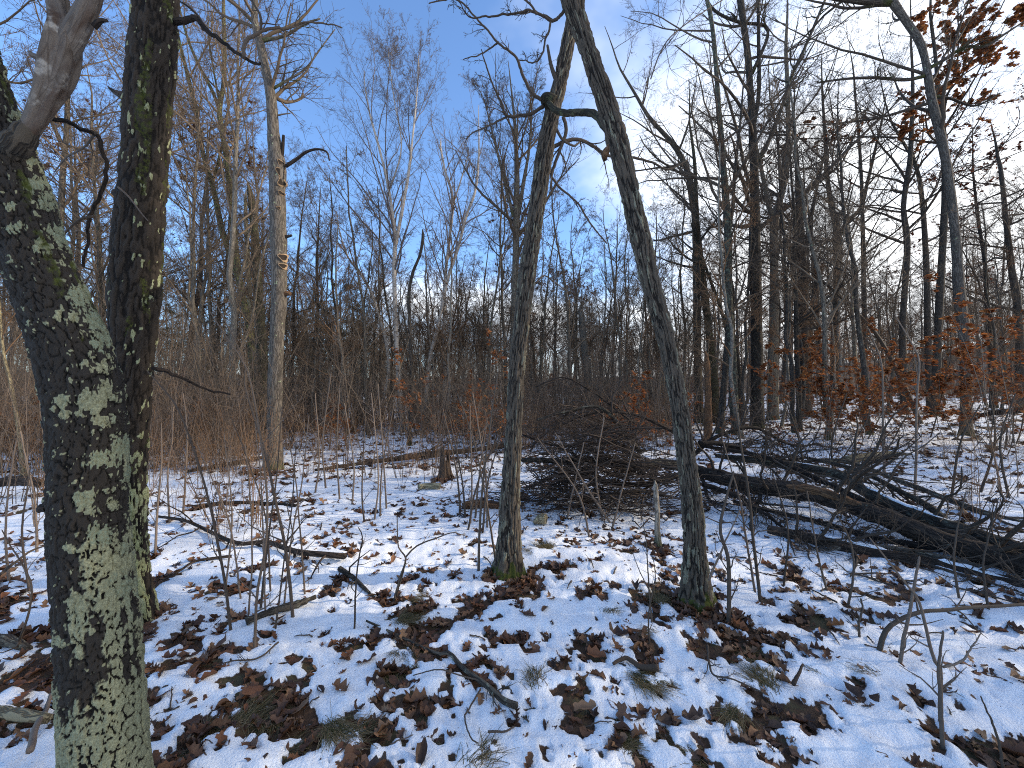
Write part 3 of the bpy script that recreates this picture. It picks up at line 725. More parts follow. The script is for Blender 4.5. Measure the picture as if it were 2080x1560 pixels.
# --- the two ridged trunks that lean together in the middle
def tree_middle():
    bp = gp(1033, 1160); d = bp[1]; base = np.array([bp[0], bp[1], float(zb(bp[0], bp[1]))])
    A = thing('leaning_tree', 'slender ridged grey trunk leaning right, left of the crossing pair', 'tree', base, 'crossing pair of trunks')
    pts = [(1033, 1178, 52), (1033, 1150, 45), (1036, 1050, 41), (1038, 970, 35), (1042, 900, 31), (1045, 836, 29), (1051, 735, 31), (1062, 635, 31), (1069, 568, 33), (1078, 510, 31), (1093, 404, 32), (1107, 303, 33), (1121, 235, 30), (1137, 168, 28), (1151, 101, 27), (1163, 45, 26), (1176, -20, 25), (1200, -160, 22), (1240, -380, 15), (1262, -560, 5)]
    def lf(TH, LN, V, plate, cell, Rm):
        n = fbm2(TH * 5, LN * 12, 111, 4)
        return sstep(.62, .7, n + .05 * (1 - sstep(.2, 1.6, V[..., 2]))) * sstep(.2, .6, plate), np.full_like(TH, .4) + .4 * (n - .5)
    def mf(TH, LN, V): return .8 * (1 - sstep(.05, .30, LN + .3 * (fbm2(TH * 2, LN * 6, 113, 3) - .5)))
    rowsA = trace(pts, d, d - .15)
    bark_trunk('trunk', rowsA, 150, 440, .0165, .12, .009, M['ridged'], A, base, 21, .8, lf, mf, .45, lumps=.06, ridge=True)
    dk = M['log']
    dd = d - .12
    limb('knot', trace([(1124, 212, 34), (1110, 204, 30), (1100, 206, 18)], dd, dd), M['mossy'], A, base, 12, 10)
    limb('branch', px_line([(1102, 203), (1085, 192), (1068, 165), (1058, 140), (1046, 116), (1013, 86), (975, 40), (937, 3), (905, 4), (878, 12)], dd, dd - .3, 8, 2.2), M['twigdark'], A, base, 60, 6, wob=.008, kids=((5, (30, 60), .22, 6), (5, (30, 60), .45, 4), (2, (30, 60), .5, 3)))
    limb('branch', px_line([(1013, 86), (990, 95), (965, 108), (938, 113)], dd - .15, dd - .2, 4, 1.8), M['twigdark'], A, base, 20, 5, wob=.008, kids=((3, (30, 60), .4, 5),))
    limb('branch', px_line([(1104, 216), (1084, 231), (1052, 239), (1027, 236), (1021, 214), (1008, 185), (990, 130), (984, 108)], dd, dd - .25, 8, 2), M['twigdark'], A, base, 50, 6, wob=.008, kids=((7, (30, 65), .28, 6), (5, (30, 60), .45, 4), (2, (30, 60), .5, 3)))
    limb('branch', px_line([(1030, 236), (1005, 252), (975, 262), (955, 275), (942, 290)], dd - .1, dd, 5, 1.8), M['twigdark'], A, base, 30, 5, wob=.008, kids=((5, (30, 65), .35, 6), (5, (30, 60), .45, 4), (2, (30, 60), .5, 3)))
    limb('branch', px_line([(1122, 300), (1150, 287), (1178, 286), (1205, 298), (1228, 312), (1250, 318), (1288, 316), (1330, 326), (1362, 340), (1400, 322)], d - .05, d + .5, 8, 3.5), M['twigdark'], A, base, 50, 6, wob=.008, kids=((9, (30, 70), .24, 6), (4, (30, 60), .45, 4)))
    limb('branch', px_line([(1112, 232), (1130, 262), (1142, 282), (1165, 297), (1180, 290)], dd, d, 7, 4), M['twigdark'], A, base, 24, 5, wob=.006)
    limb('branch', px_line([(1144, 236), (1150, 262), (1138, 300), (1125, 335), (1120, 360), (1140, 385), (1172, 412), (1200, 452), (1235, 498)], dd, d + .2, 8, 3), M['twigdark'], A, base, 50, 6, wob=.008, kids=((8, (30, 65), .28, 6), (5, (30, 60), .45, 4), (2, (30, 60), .5, 3)))
    limb('broken_stub', trace([(1134, 172, 12), (1120, 135, 8), (1112, 92, 5)], dd, dd), M['twigdark'], A, base, 12, 6)
    limb('branch', px_line([(1088, 575), (1105, 560), (1125, 572), (1150, 590)], d, d + .3, 4, 1.8), M['twigdark'], A, base, 20, 5, kids=((5, (30, 65), .4, 5),))

    bp = gp(1412, 1218); e = bp[1]; base = np.array([bp[0], bp[1], float(zb(bp[0], bp[1]))])
    B = thing('leaning_tree', 'ridged brown trunk leaning left over its neighbour, right of the crossing pair', 'tree', base, 'crossing pair of trunks')
    ptsB = [(1415, 1240, 58), (1414, 1200, 50), (1411, 1120, 45), (1404, 1010, 40), (1394, 930, 37), (1384, 850, 34), (1362, 735, 32), (1347, 668, 35), (1321, 568, 36), (1305, 500, 41), (1283, 404, 37), (1259, 303, 41), (1228, 202, 38), (1194, 101, 33), (1171, 34, 38), (1164, 0, 46), (1150, -60, 44), (1120, -200, 38), (1075, -380, 28), (1050, -560, 8)]
    rowsB = trace(ptsB, e, e - .75)
    bark_trunk('trunk', rowsB, 150, 440, .0165, .115, .0095, M['ridged'], B, base, 31, .8, lf, mf, .5, lumps=.07, ridge=True)
    eb = e - .40
    limb('branch', px_line([(1238, 268), (1222, 252), (1206, 236), (1180, 228), (1152, 230), (1128, 226), (1112, 212)], eb, dd - .05, 17, 12), M['mossy'], B, base, 40, 9, wob=.006)
    limb('branch', px_line([(1148, 18), (1130, 38), (1116, 45), (1098, 34), (1075, 24), (1050, 28), (1030, 32), (1005, 38), (975, 41), (950, 40), (938, 20), (934, 12)], e - .5, e - .8, 7, 1.8), M['twigdark'], B, base, 60, 6, wob=.008, kids=((8, (30, 65), .2, 6), (5, (30, 60), .45, 4), (2, (30, 60), .5, 3)))
    limb('branch', px_line([(1118, 44), (1110, 75), (1095, 108), (1075, 122), (1062, 118), (1050, 118)], e - .75, e - .7, 5, 2), M['twigdark'], B, base, 30, 5, wob=.008, kids=((6, (30, 65), .3, 6), (5, (30, 60), .45, 4), (2, (30, 60), .5, 3)))
    limb('branch', px_line([(1090, 30), (1078, 10), (1050, -12), (1020, -30)], e - .7, e - .8, 5, 3), M['twigdark'], B, base, 20, 5, kids=((5, (30, 60), .4, 5),))
    limb('branch', px_line([(1322, 160), (1340, 110), (1365, 72), (1420, 30), (1500, -20)], e - .6, e + .3, 3, 2), M['twigdark'], B, base, 20, 5, kids=((8, (30, 60), .35, 6), (4, (30, 60), .4, 4)))
    # an old shelf fungus on the trunk
    c = at(1234, 312, e - .45); n = 14; V = []; Q = []
    for k, (rr, z) in enumerate(((.01, .035), (.05, .02), (.06, 0), (.045, -.02), (.01, -.012))):
        for j in range(n):
            a = math.pi * (j / (n - 1)) ; V.append((c[0] - rr * math.sin(a) * .7, c[1] - .01 + rr * math.cos(a) * .7, c[2] + z * 1.6 - .02 * math.sin(a)))
    for k in range(4):
        for j in range(n - 1): Q.append((k * n + j, k * n + j + 1, (k + 1) * n + j + 1, (k + 1) * n + j))
    V = np.array(V); o = obj('bark_flap', mesh('bark_flap', V - base, np.array(Q), {'co': V}, mats=(M['rot'],)), B); o['label'] = 'tan flake of loose bark'
    for root, rows, b0 in ((A, rowsA, None), (B, rowsB, None)):
        t = Tubes(); tr = spline(rows, 40)
        p, q = grow(tr[None, :, :3], tr[None, :, 3], 7, .80, .99, (30, 60), .22, 8, rfrac=.4); t.add(p, q, 5)
        for per, ln, nn in ((5, .45, 5), (4, .45, 4)): p, q = grow(p, q, per, .2, .98, (30, 60), ln, nn); t.add(p, q, 3)
        obj('crown', t.mesh('crown', M['twigdark'], np.array(root.location)), root)
tree_middle()

# ------------------------------------------------------------------ traced trees of the middle distance
def extend(rows, ext, tip=.012, lean=.5):
    """carry a traced stem on upwards out of the picture"""
    d = unit(rows[-1, :3] - rows[-2, :3]); out = [rows]; p, r = rows[-1, :3], rows[-1, 3]
    for j in range(1, 6):
        d = unit(d + np.array([0, 0, .12]) + .06 * rng.normal(size=3)); p = p + d * ext / 5
        out.append(np.array([[*p, max(tip, r + (tip - r) * j / 5)]]))
    return np.vstack(out)

def crown_from(stems, levels, t0=.4, t1=.99, twig='twig', sides1=5, cull=False):
    t = Tubes(); P = np.stack([s[:, :3] for s in stems]); R = np.stack([s[:, 3] for s in stems]); tips = []
    p, q = P, R
    for i, (per, ang, ln, nn, trop) in enumerate(levels):
        p, q = grow(p, q, per, t0 if i == 0 else .15, t1, ang, ln, nn, rfrac=.5, jit=.12 if i < 2 else .17, trop=trop, rmin=.0035, fall=.55 if i == 0 else .4)
        if cull and i >= 1:             # twigs far above the picture are left out
            u_, v_, d_ = proj(p[:, 0]); k_ = (v_ > -180) & (d_ > 0) & (u_ < 2420) & (u_ > -340); p, q = p[k_], q[k_]
        t.add(p, q, sides1 if i == 0 else 3); tips.append((p, q))
    return t, tips

LEV = ((15, (35, 62), .26, 8, .07), (7, (28, 58), .42, 5, .04), (6, (28, 60), .42, 3, .03), (2, (25, 60), .5, 2, 0))
LEVF = ((20, (35, 65), .24, 8, .06), (8, (28, 58), .42, 5, .04), (7, (28, 60), .42, 3, .03), (2, (25, 60), .5, 2, 0))

def hang_leaves(t, tips, per, pal, size, droop=1.2):
    p, q = tips
    if len(p) > 1700: p = p[rng.permutation(len(p))[:1700]]
    k = rng.random(len(p)) < .7 if size < .12 else noise2(p[:, 0, 0] * 1.1 + p[:, 0, 1] * .5, p[:, 0, 2] * 1.1 + p[:, 0, 1] * .7, 17) > .45; p = p[k]
    pi = np.repeat(np.arange(len(p)), per); f = rng.random(len(pi)) * (p.shape[1] - 1); i = np.minimum(f.astype(int), p.shape[1] - 2); fr = (f - i)[:, None]
    pos = p[pi, i] * (1 - fr) + p[pi, i + 1] * fr; m = len(pos); sz = size * (.6 + .7 * rng.random(m))
    pos[:, 2] -= sz * .4
    return leaves(pos, rng.random(m) * 6.283, droop * (rng.random(m) - .2), rng.random(m) * 6.283, sz, .5 * (rng.random(m) - .3), .3 * (rng.random(m) - .5), pick(pal, m), LOW if size < .16 else MID, .02)

def mid_tree(label, stems, mat, twig, ext=3.0, levels=LEV, t0=.35, name='bare_tree', depth=None, group=None, leafy=None, extras=(), n=26, sides=12, dtop=None):
    b = stems[0][0]; g = gp(b[0], b[1]) if depth is None else at(b[0], b[1], depth)
    d = g[1]; base = np.array([g[0], g[1], float(zb(g[0], g[1]))])
    root = thing(name, label, 'tree', base, group); rows = []; tb = Tubes()
    for i, s in enumerate(stems):
        r = trace(s, d, d if dtop is None else dtop)
        if i == 0:
            r = np.vstack([[r[0, 0], r[0, 1], base[2] - .15, r[0, 3] * 1.35], r]); r[1, 3] *= 1.12
        if ext: r = extend(r, ext * (1 if i == 0 else .7), tip=.012)
        r = spline(r, n); w = np.cumsum(rng.normal(size=(n, 3)), 0) * r[:, 3:4] * (.05 if n < 34 else .018); w[:, 2] = 0; r[:, :3] += w - w[0]
        r[:, 3] *= 1 + .12 * (rng.random(n) - .5)
        rows.append(r); tb.add(r[:, :3], r[:, 3], sides)
    obj('trunk', tb.mesh('trunk', M[mat], base), root)
    if levels:
        t, tips = crown_from(rows, levels, t0, twig=twig, cull=True); obj('crown', t.mesh('crown', M[twig], base), root)
        if leafy:
            V, Q, C = hang_leaves(t, tips[-1], leafy[0], leafy[1], leafy[2]); obj('leaves', mesh('leaves', V - base, Q, {'leaf_colour': C}, mats=(M['hang'],)), root)['kind'] = 'stuff'
    for (nm, pts, w0, w1, m2, kids) in extras:
        limb(nm, px_line(pts, d, d, w0, w1), M[m2], root, base, 24, 6, kids=kids)
    return root, base, d

# woodpecker tree
root, base, d = mid_tree('grey trunk pitted with woodpecker holes and a hooked dead side stub', [[(555, 952, 42), (557, 900, 37), (559, 836, 33), (561, 735, 31), (564, 668, 31), (568, 600, 32), (567, 525, 36), (563, 404, 35), (563, 340, 38), (556, 280, 28), (551, 202, 22), (538, 135, 20), (528, 84, 19), (517, 40, 15), (519, 0, 12)]], 'mid', 'twig', 2.5, ((12, (40, 75), .20, 8, .05), (9, (28, 58), .45, 6, .03), (7, (28, 60), .42, 3, .02), (2, (25, 60), .5, 2, 0)), .62, n=60, sides=18,
    extras=(('dead_branch', [(580, 338), (600, 325), (622, 309), (645, 303), (664, 309), (669, 326)], 8, 3, 'log', None), ('broken_stub', [(566, 345), (573, 310), (576, 275)], 11, 6, 'log', None),
            ('broken_stub', [(570, 482), (585, 480), (593, 478)], 9, 5, 'log', None), ('shelf_fungus', [(570, 600), (582, 596), (590, 597)], 13, 8, 'rot', None), ('broken_stub', [(556, 236), (575, 232), (590, 230)], 4, 2, 'twig', None),
            ('branch', [(528, 84), (545, 80), (580, 72), (620, 48), (650, 38)], 9, 3, 'grey', ((8, (30, 60), .35, 6), (6, (30, 60), .45, 4), (5, (30, 60), .5, 3))), ('branch', [(555, 180), (580, 165), (620, 140), (650, 100), (680, 60)], 6, 2, 'grey', ((8, (30, 60), .35, 6), (6, (30, 60), .45, 4), (5, (30, 60), .5, 3))), ('branch', [(515, 45), (490, 20), (470, 0)], 9, 5, 'grey', ((6, (30, 60), .4, 5), (5, (30, 60), .45, 4)))))
for (px, py, sx, sy) in ((565, 345, 5, 9), (568, 366, 6, 8), (566, 326, 4, 6), (571, 520, 6, 7), (571, 538, 5, 5), (567, 388, 4, 4), (564, 420, 3, 3)):
    n = 16; V, Q = [], []; s = d / F; c = at(px, py, d - .16); tc = at(560 if py < 450 else 566, py, d); tr = 17.5 * s
    for rr, dy in ((1.15, .014), (.95, -.008), (.8, -.007), (.05, -.006)):
        for j in range(n):
            a = 6.2832 * j / n; wob = 1 + .25 * math.sin(3 * a + px); x_ = c[0] + rr * sx * s * wob * math.cos(a)
            V.append((x_, d - math.sqrt(max(tr * tr - (x_ - tc[0]) ** 2, .0004)) + dy, c[2] + rr * sy * s * wob * math.sin(a)))
    for k2 in range(3):
        for j in range(n): Q.append((k2 * n + j, k2 * n + (j + 1) % n, (k2 + 1) * n + (j + 1) % n, (k2 + 1) * n + j))
    V = np.array(V); me = mesh('woodpecker_hole', V - base, np.array(Q), {'co': V}, mats=(M['splinter'], M['cavity'])); me.polygons.foreach_set('material_index', np.repeat([0, 0, 1], n).astype(np.int32))
    o = obj('woodpecker_hole', me, root); o['label'] = 'pale rimmed woodpecker hole'

mid_tree('two stemmed tree with yellow green lichen bark, left of the woodpecker trunk', [[(534, 892, 22), (523, 800, 19), (513, 735, 18), (505, 668, 17), (493, 611, 16), (484, 567, 15), (466, 517, 13), (447, 454, 13), (434, 387, 12), (414, 320, 11), (404, 269, 10), (394, 209, 10), (377, 141, 9), (367, 100, 8), (350, 30, 7)],
    [(497, 630, 13), (488, 575, 13), (481, 525, 14), (474, 454, 14), (466, 370, 14), (458, 303, 13), (448, 252, 12), (446, 215, 12), (454, 175, 10), (456, 101, 9), (454, 20, 8)], [(446, 222, 9), (430, 182, 8), (405, 135, 7), (382, 80, 6), (365, 20, 5)], [(434, 360, 7), (445, 320, 6), (452, 260, 5), (430, 120, 4)]], 'lichen', 'twig', 3.5, LEV, .45, n=50)
mid_tree('dark mossy broken snag with splintered top beside the woodpecker trunk', [[(541, 898, 27), (538, 836, 24), (532, 702, 21), (525, 601, 19), (520, 500, 18), (515, 440, 17), (510, 404, 15), (506, 380, 9), (503, 368, 3)]], 'mossy', 'twigdark', 0, None, name='snag', n=40)
mid_tree('pale narrow broken snag behind the mossy one', [[(520, 880, 12), (508, 640, 11), (500, 480, 9), (497, 410, 7), (500, 385, 2)]], 'paleLog', 'twig', 0, None, name='snag', depth=15)

BLEV = ((18, (18, 38), .34, 8, .05), (8, (20, 42), .45, 6, .03), (7, (25, 55), .42, 3, -.01), (3, (25, 50), .5, 2, 0))
mid_tree('white birch forking into two bright stems, tallest in the middle', [[(818, 872, 12), (808, 735, 9), (803, 640, 9), (801, 540, 9), (802, 480, 8), (790, 385, 6), (770, 300, 5), (752, 235, 4), (742, 180, 2)], [(803, 500, 8), (818, 420, 7), (830, 350, 6), (838, 280, 4), (846, 200, 3), (850, 130, 2)], [(790, 390, 4), (815, 300, 3), (800, 200, 2), (790, 120, 2)]], 'birch', 'twigpale', .8, BLEV, .42, name='birch_tree', n=40, depth=16.5)
mid_tree('white birch leaning right behind the dark twisted stem', [[(862, 862, 8), (872, 735, 8), (890, 660, 7), (908, 570, 7), (930, 505, 6), (946, 440, 6), (966, 385, 5), (972, 320, 4), (972, 250, 2)]], 'birch', 'twigpale', .8, ((14, (18, 40), .3, 8, .05), (7, (20, 45), .45, 6, .02), (6, (25, 55), .42, 3, 0), (3, (25, 50), .5, 2, 0)), .5, name='birch_tree', n=30, depth=17.5)
mid_tree('white birch with a broken crown, between the forked and the leaning birch', [[(905, 868, 7), (902, 640, 7), (905, 560, 6), (915, 470, 6), (920, 400, 6), (905, 350, 5), (895, 300, 4)], [(918, 420, 4), (935, 370, 3), (950, 320, 2)]], 'birch', 'twigpale', .5, ((12, (18, 40), .3, 8, .05), (7, (20, 45), .45, 6, .02), (5, (25, 55), .42, 3, 0), (3, (25, 50), .5, 2, 0)), .5, name='birch_tree', n=30, depth=19)
mid_tree('thin white birch leaning left across the forked birch', [[(765, 868, 6), (790, 740, 6), (760, 610, 6), (735, 560, 5), (706, 520, 4), (690, 470, 3)]], 'birch', 'twigpale', 1.0, ((10, (18, 40), .3, 8, .05), (6, (20, 45), .45, 6, .02), (5, (25, 55), .42, 3, 0), (3, (25, 50), .5, 2, 0)), .5, name='birch_tree', n=30, depth=18)
mid_tree('crooked black dead stem with a blunt broken tip among the birches', [[(832, 868, 8), (836, 760, 7), (832, 660, 7), (830, 600, 7), (838, 555, 6), (852, 520, 6), (858, 490, 7), (859, 472, 6), (858, 466, 2)]], 'dark', 'twigdark', 0, ((7, (40, 80), .10, 5, .02), (3, (30, 60), .4, 3, 0)), .2, name='snag', n=40, depth=12)
mid_tree('broad broken grey snag between the two leaning trunks', [[(1197, 845, 18), (1195, 769, 16), (1188, 702, 15), (1183, 650, 14), (1180, 632, 11), (1179, 624, 3)]], 'pale', 'twig', 0, None, name='snag', n=30, depth=18)
mid_tree('slim tree with many upright limbs behind the left leaning trunk', [[(1040, 862, 18), (1043, 640, 15), (1046, 520, 14), (1048, 420, 13), (1049, 340, 10), (1046, 260, 7), (1040, 200, 4)], [(1047, 470, 9), (1062, 380, 8), (1075, 300, 5), (1080, 220, 3)], [(1043, 440, 7), (1020, 350, 6), (1000, 270, 4), (985, 210, 2)]], 'grey', 'twig', 1.5, ((20, (20, 42), .28, 8, .06), (8, (22, 45), .45, 6, .04), (6, (25, 55), .42, 3, .03), (3, (25, 50), .5, 2, 0)), .45, depth=15)

# right hand woods
DLEV = ((16, (40, 75), .26, 9, .04), (8, (30, 60), .42, 6, .03), (7, (28, 60), .42, 3, .03), (2, (25, 60), .5, 2, 0))
mid_tree('stout near black trunk with a long side limb rising right, right of centre', [[(1538, 868, 27), (1538, 735, 25), (1536, 620, 24), (1533, 500, 26), (1533, 404, 20), (1530, 303, 19), (1525, 202, 15), (1517, 100, 14), (1503, 0, 14)], [(1532, 250, 9), (1541, 190, 9), (1541, 100, 8), (1540, 0, 7)]], 'dark', 'twigdark', 4, DLEV, .35, n=40,
    extras=(('limb', [(1541, 326), (1560, 290), (1575, 252), (1592, 205), (1610, 150), (1628, 112), (1650, 62), (1678, -5)], 9, 5, 'dark', ((12, (35, 60), .30, 8), (7, (30, 60), .45, 5), (5, (30, 60), .45, 4))), ('limb', [(1528, 150), (1560, 60), (1500, 45), (1450, 20), (1420, -30)], 7, 5, 'dark', ((8, (35, 60), .3, 7), (6, (30, 60), .45, 5)))))
mid_tree('lichen mottled trunk bending left, left of the stout near black trunk', [[(1498, 884, 20), (1491, 830, 19), (1488, 735, 19), (1481, 635, 17), (1479, 500, 16), (1477, 437, 15), (1467, 303, 12), (1459, 202, 11), (1452, 101, 9), (1444, 34, 9), (1434, -10, 8)]], 'mottled', 'twigdark', 3, DLEV, .4, n=40)
M['greymid'] = M['grey']
mid_tree('grey trunk forking high into two, close right of the near black trunk', [[(1570, 852, 25), (1570, 735, 23), (1572, 635, 20), (1572, 500, 18), (1574, 440, 18), (1592, 375, 13), (1600, 303, 12), (1600, 202, 10), (1596, 100, 8)], [(1573, 450, 13), (1560, 410, 11), (1548, 350, 9), (1535, 290, 6)]], 'grey', 'twigdark', 3, DLEV, .4, n=40)
mid_tree('dark oak trunk with wide shoulders holding a few rusty leaves, behind orange beech saplings', [[(1634, 846, 26), (1634, 735, 24), (1632, 635, 22), (1630, 560, 24), (1626, 500, 20), (1622, 404, 14), (1618, 320, 9), (1612, 240, 6)], [(1630, 560, 14), (1612, 515, 11), (1595, 480, 9), (1570, 440, 6)], [(1630, 530, 12), (1642, 470, 10), (1655, 400, 7), (1668, 340, 5)]], 'dark', 'twigdark', 2.5, DLEV, .45, n=40, leafy=(1, REDS, .13))
mid_tree('paired grey trunk leaning left, just right of the right leaning trunk', [[(1420, 858, 20), (1417, 735, 17), (1415, 600, 16), (1414, 500, 15), (1408, 404, 14), (1392, 336, 12), (1365, 290, 10), (1320, 240, 8), (1290, 190, 6), (1260, 140, 4)]], 'grey', 'twigdark', 2, DLEV, .45, n=40)
mid_tree('mossy grey trunk touching the paired trunk, with a slanting lower limb', [[(1455, 858, 19), (1446, 735, 17), (1436, 640, 15), (1424, 534, 12), (1416, 450, 9), (1410, 330, 7), (1400, 250, 4)], [(1481, 690, 8), (1462, 620, 7), (1440, 560, 6), (1420, 500, 4)]], 'mossy', 'twigdark', 2, DLEV, .45, n=40)
mid_tree('tall slender grey trunk arching left, rightmost of the big trunks', [[(1962, 884, 34), (1962, 850, 28), (1961, 735, 25), (1957, 668, 27), (1948, 600, 28), (1942, 500, 22), (1932, 404, 21), (1916, 303, 22), (1892, 202, 21), (1881, 135, 17), (1867, 84, 20), (1833, 34, 17), (1809, 0, 22), (1780, -50, 18)]], 'mid', 'twigdark', 2.5, ((15, (40, 75), .3, 9, .03), (8, (30, 60), .42, 6, .03), (7, (28, 60), .42, 3, .03), (2, (25, 60), .5, 2, 0)), .5, n=50, sides=16,
    extras=(('limb', [(1885, 140), (1920, 120), (1960, 95), (2000, 95), (2040, 70), (2085, 40)], 8, 3, 'dark', ((10, (35, 60), .3, 7), (6, (30, 60), .45, 5), (5, (30, 60), .45, 4))), ('limb', [(1876, 155), (1840, 162), (1780, 158), (1720, 160), (1660, 168)], 8, 4, 'dark', ((10, (35, 60), .3, 7), (6, (30, 60), .45, 5), (5, (30, 60), .45, 4))), ('limb', [(1892, 195), (1930, 200), (1980, 215), (2030, 190)], 6, 3, 'dark', ((10, (35, 60), .3, 7), (6, (30, 60), .45, 5))), ('limb', [(1810, 5), (1760, 4), (1690, -5), (1640, -10)], 14, 7, 'dark', ((8, (35, 60), .3, 7), (6, (30, 60), .45, 5), (5, (30, 60), .45, 4)))))
mid_tree('oak holding clumps of rust brown leaves high against the bright cloud', [[(1900, 845, 22), (1905, 700, 19), (1912, 560, 18), (1920, 400, 16), (1918, 290, 14), (1908, 200, 12), (1900, 110, 9), (1890, 30, 7)]], 'dark', 'twigdark', 3.0, ((20, (45, 80), .28, 9, .02), (8, (30, 60), .42, 6, .02), (6, (28, 60), .45, 3, .02), (2, (25, 60), .5, 2, 0)), .55, n=36, leafy=(9, ORANGES * .72, .19))
mid_tree('forked trunk with a thick elbowed right limb, between the near black and rightmost trunks', [[(1697, 838, 20), (1696, 700, 19), (1700, 600, 17), (1704, 500, 18), (1702, 470, 17), (1688, 410, 12), (1680, 350, 10), (1677, 286, 8), (1672, 210, 6)], [(1704, 480, 13), (1722, 450, 11), (1748, 422, 10), (1762, 370, 8), (1776, 310, 7), (1790, 250, 5)]], 'grey', 'twigdark', 2.5, DLEV, .45, n=40)
mid_tree('wavy dark trunk left of the rightmost big trunk', [[(1838, 842, 18), (1834, 668, 15), (1843, 500, 15), (1835, 420, 13), (1847, 336, 13), (1851, 269, 11), (1854, 168, 8), (1850, 80, 5)]], 'dark', 'twigdark', 2.5, DLEV, .4, n=40)
mid_tree('thin dark trunk with a crooked dead limb, touching the wavy dark trunk', [[(1890, 838, 17), (1885, 702, 16), (1881, 534, 14), (1873, 404, 11), (1860, 336, 9), (1835, 290, 7), (1812, 250, 5), (1800, 215, 4)]], 'dark', 'twigdark', 2, DLEV, .45, n=40)
mid_tree('straight dark pole trunk behind the orange saplings at right', [[(1755, 838, 13), (1756, 700, 12), (1753, 560, 11), (1750, 420, 9), (1745, 300, 7), (1735, 180, 5)]], 'dark', 'twigdark', 2.5, DLEV, .4, n=30)
mid_tree('leaning dark trunk whose boughs cross the right edge', [[(2075, 830, 24), (2070, 700, 22), (2062, 600, 19), (2050, 520, 16), (2040, 430, 13), (2030, 340, 10)]], 'dark', 'twigdark', 2.5, ((24, (45, 85), .32, 9, .01), (9, (30, 60), .42, 6, .02), (7, (28, 60), .42, 3, .02), (2, (25, 60), .5, 2, 0)), .3, n=30, leafy=(1, REDS, .13))
root, base, d = mid_tree('rotten orange brown stub snapped off at head height, beside the lichen mottled trunk', [[(1438, 868, 16), (1438, 800, 14), (1436, 750, 12), (1434, 725, 8), (1432, 712, 2)]], 'rot', 'twig', 0, None, name='snag', n=20, depth=11)
mid_tree('small pale lit trunk beyond the big oak at the far left', [[(48, 968, 16), (46, 930, 15), (40, 880, 12), (32, 830, 10), (20, 770, 9), (8, 720, 8), (2, 660, 7), (-6, 560, 6)]], 'paleLog', 'twigred', 2, LEV, .4, n=30)

# ------------------------------------------------------------------ kinds of forest tree, repeated
def proto(name, label, group, h, r, mat, twig, levels, t0, wob=.05, stems=1, leafy=None):
    root = thing(name, label, 'tree', (0, 0, -50), group); rows = []; tb = Tubes()
    for s in range(stems):
        n = 14; z = np.linspace(0, 1, n); lean = rng.normal(size=2) * (.05 if stems == 1 else .16)
        w = np.cumsum(rng.normal(size=(n, 2)) * wob * h / n, 0); w -= w[0]
        hh = h * (1 if s == 0 else .75 + .2 * rng.random())
        P = np.stack([lean[0] * z * hh + w[:, 0] + .12 * s * math.cos(s * 2.4), lean[1] * z * hh + w[:, 1] + .12 * s * math.sin(s * 2.4), z * hh - .15], 1)
        R = r * (1 if s == 0 else .7) * (1 - z) ** .75 + .012; R[0] *= 1.35
        rr = np.column_stack([P, R]); rows.append(rr); tb.add(P, R, 9)
    obj('trunk', tb.mesh('trunk', M[mat], (0, 0, 0)), root)
    t, tips = crown_from(rows, levels, t0, twig=twig); obj('crown', t.mesh('crown', M[twig]), root)
    if leafy:
        V, Q, C = hang_leaves(t, tips[-1], leafy[0], leafy[1], leafy[2]); obj('leaves', mesh('leaves', V, Q, {'leaf_colour': C}, mats=(M['hang'],)), root)['kind'] = 'stuff'
    return root
def L3(a, b, c, ang=(32, 60), ln=.27, trop=.06): return ((a, ang, ln, 8, trop), (b, (28, 58), .42, 5, .04), (c, (28, 60), .42, 3, .02), (5, (25, 60), .5, 2, 0))
G = 'bare trees of the background woods'
PR = {
 'grey': [proto('bare_tree', 'bare grey trunked tree standing among the crowded background woods', G, 15, 0.108, 'grey', 'twig', L3(26, 8, 7), .35), proto('bare_tree', 'bare grey trunked tree standing among the crowded background woods', G, 13.5, 0.086, 'pale', 'twig', L3(24, 8, 7, (25, 48)), .4, .07), proto('bare_tree', 'bare grey trunked tree standing among the crowded background woods', G, 14, 0.101, 'grey', 'twig', L3(22, 8, 7, (35, 65), .3), .3, .08)],
 'dark': [proto('bare_tree', 'bare dark trunked tree standing among the crowded background woods', G, 16, 0.122, 'dark', 'twigdark', L3(26, 8, 7, (40, 72), .28, .04), .3, .06), proto('bare_tree', 'bare dark trunked tree standing among the crowded background woods', G, 14, 0.094, 'dark', 'twigdark', L3(24, 8, 7, (35, 65)), .35, .09)],
 'multi': [proto('bare_tree', 'clump of thin bare stems rising from one root in the background', G, 12, 0.072, 'grey', 'twig', L3(11, 8, 6, (25, 50), .25), .35, .08, 3), proto('bare_tree', 'clump of thin bare stems rising from one root in the background', G, 11, 0.061, 'pale', 'twig', L3(9, 8, 6, (25, 50), .25), .35, .08, 4)],
 'leafy': [proto('oak_tree', 'background oak still holding scattered rusty brown leaves', 'oaks holding dead leaves', 14, 0.101, 'dark', 'twigdark', L3(20, 7, 6, (45, 75), .27, .03), .3, .06, 1, (2, REDS, .15)), ],
 'pole': [proto('young_tree', 'thin bare pole sized tree in the background woods', 'pole sized young trees', 8.5, 0.040, 'grey', 'twig', L3(16, 7, 6, (30, 55), .27), .3, .08), proto('young_tree', 'thin bare pole sized tree in the background woods', 'pole sized young trees', 7, 0.032, 'pale', 'twigred', L3(16, 7, 6, (30, 55), .3), .25, .10)],
}
PROTO_USED = set()
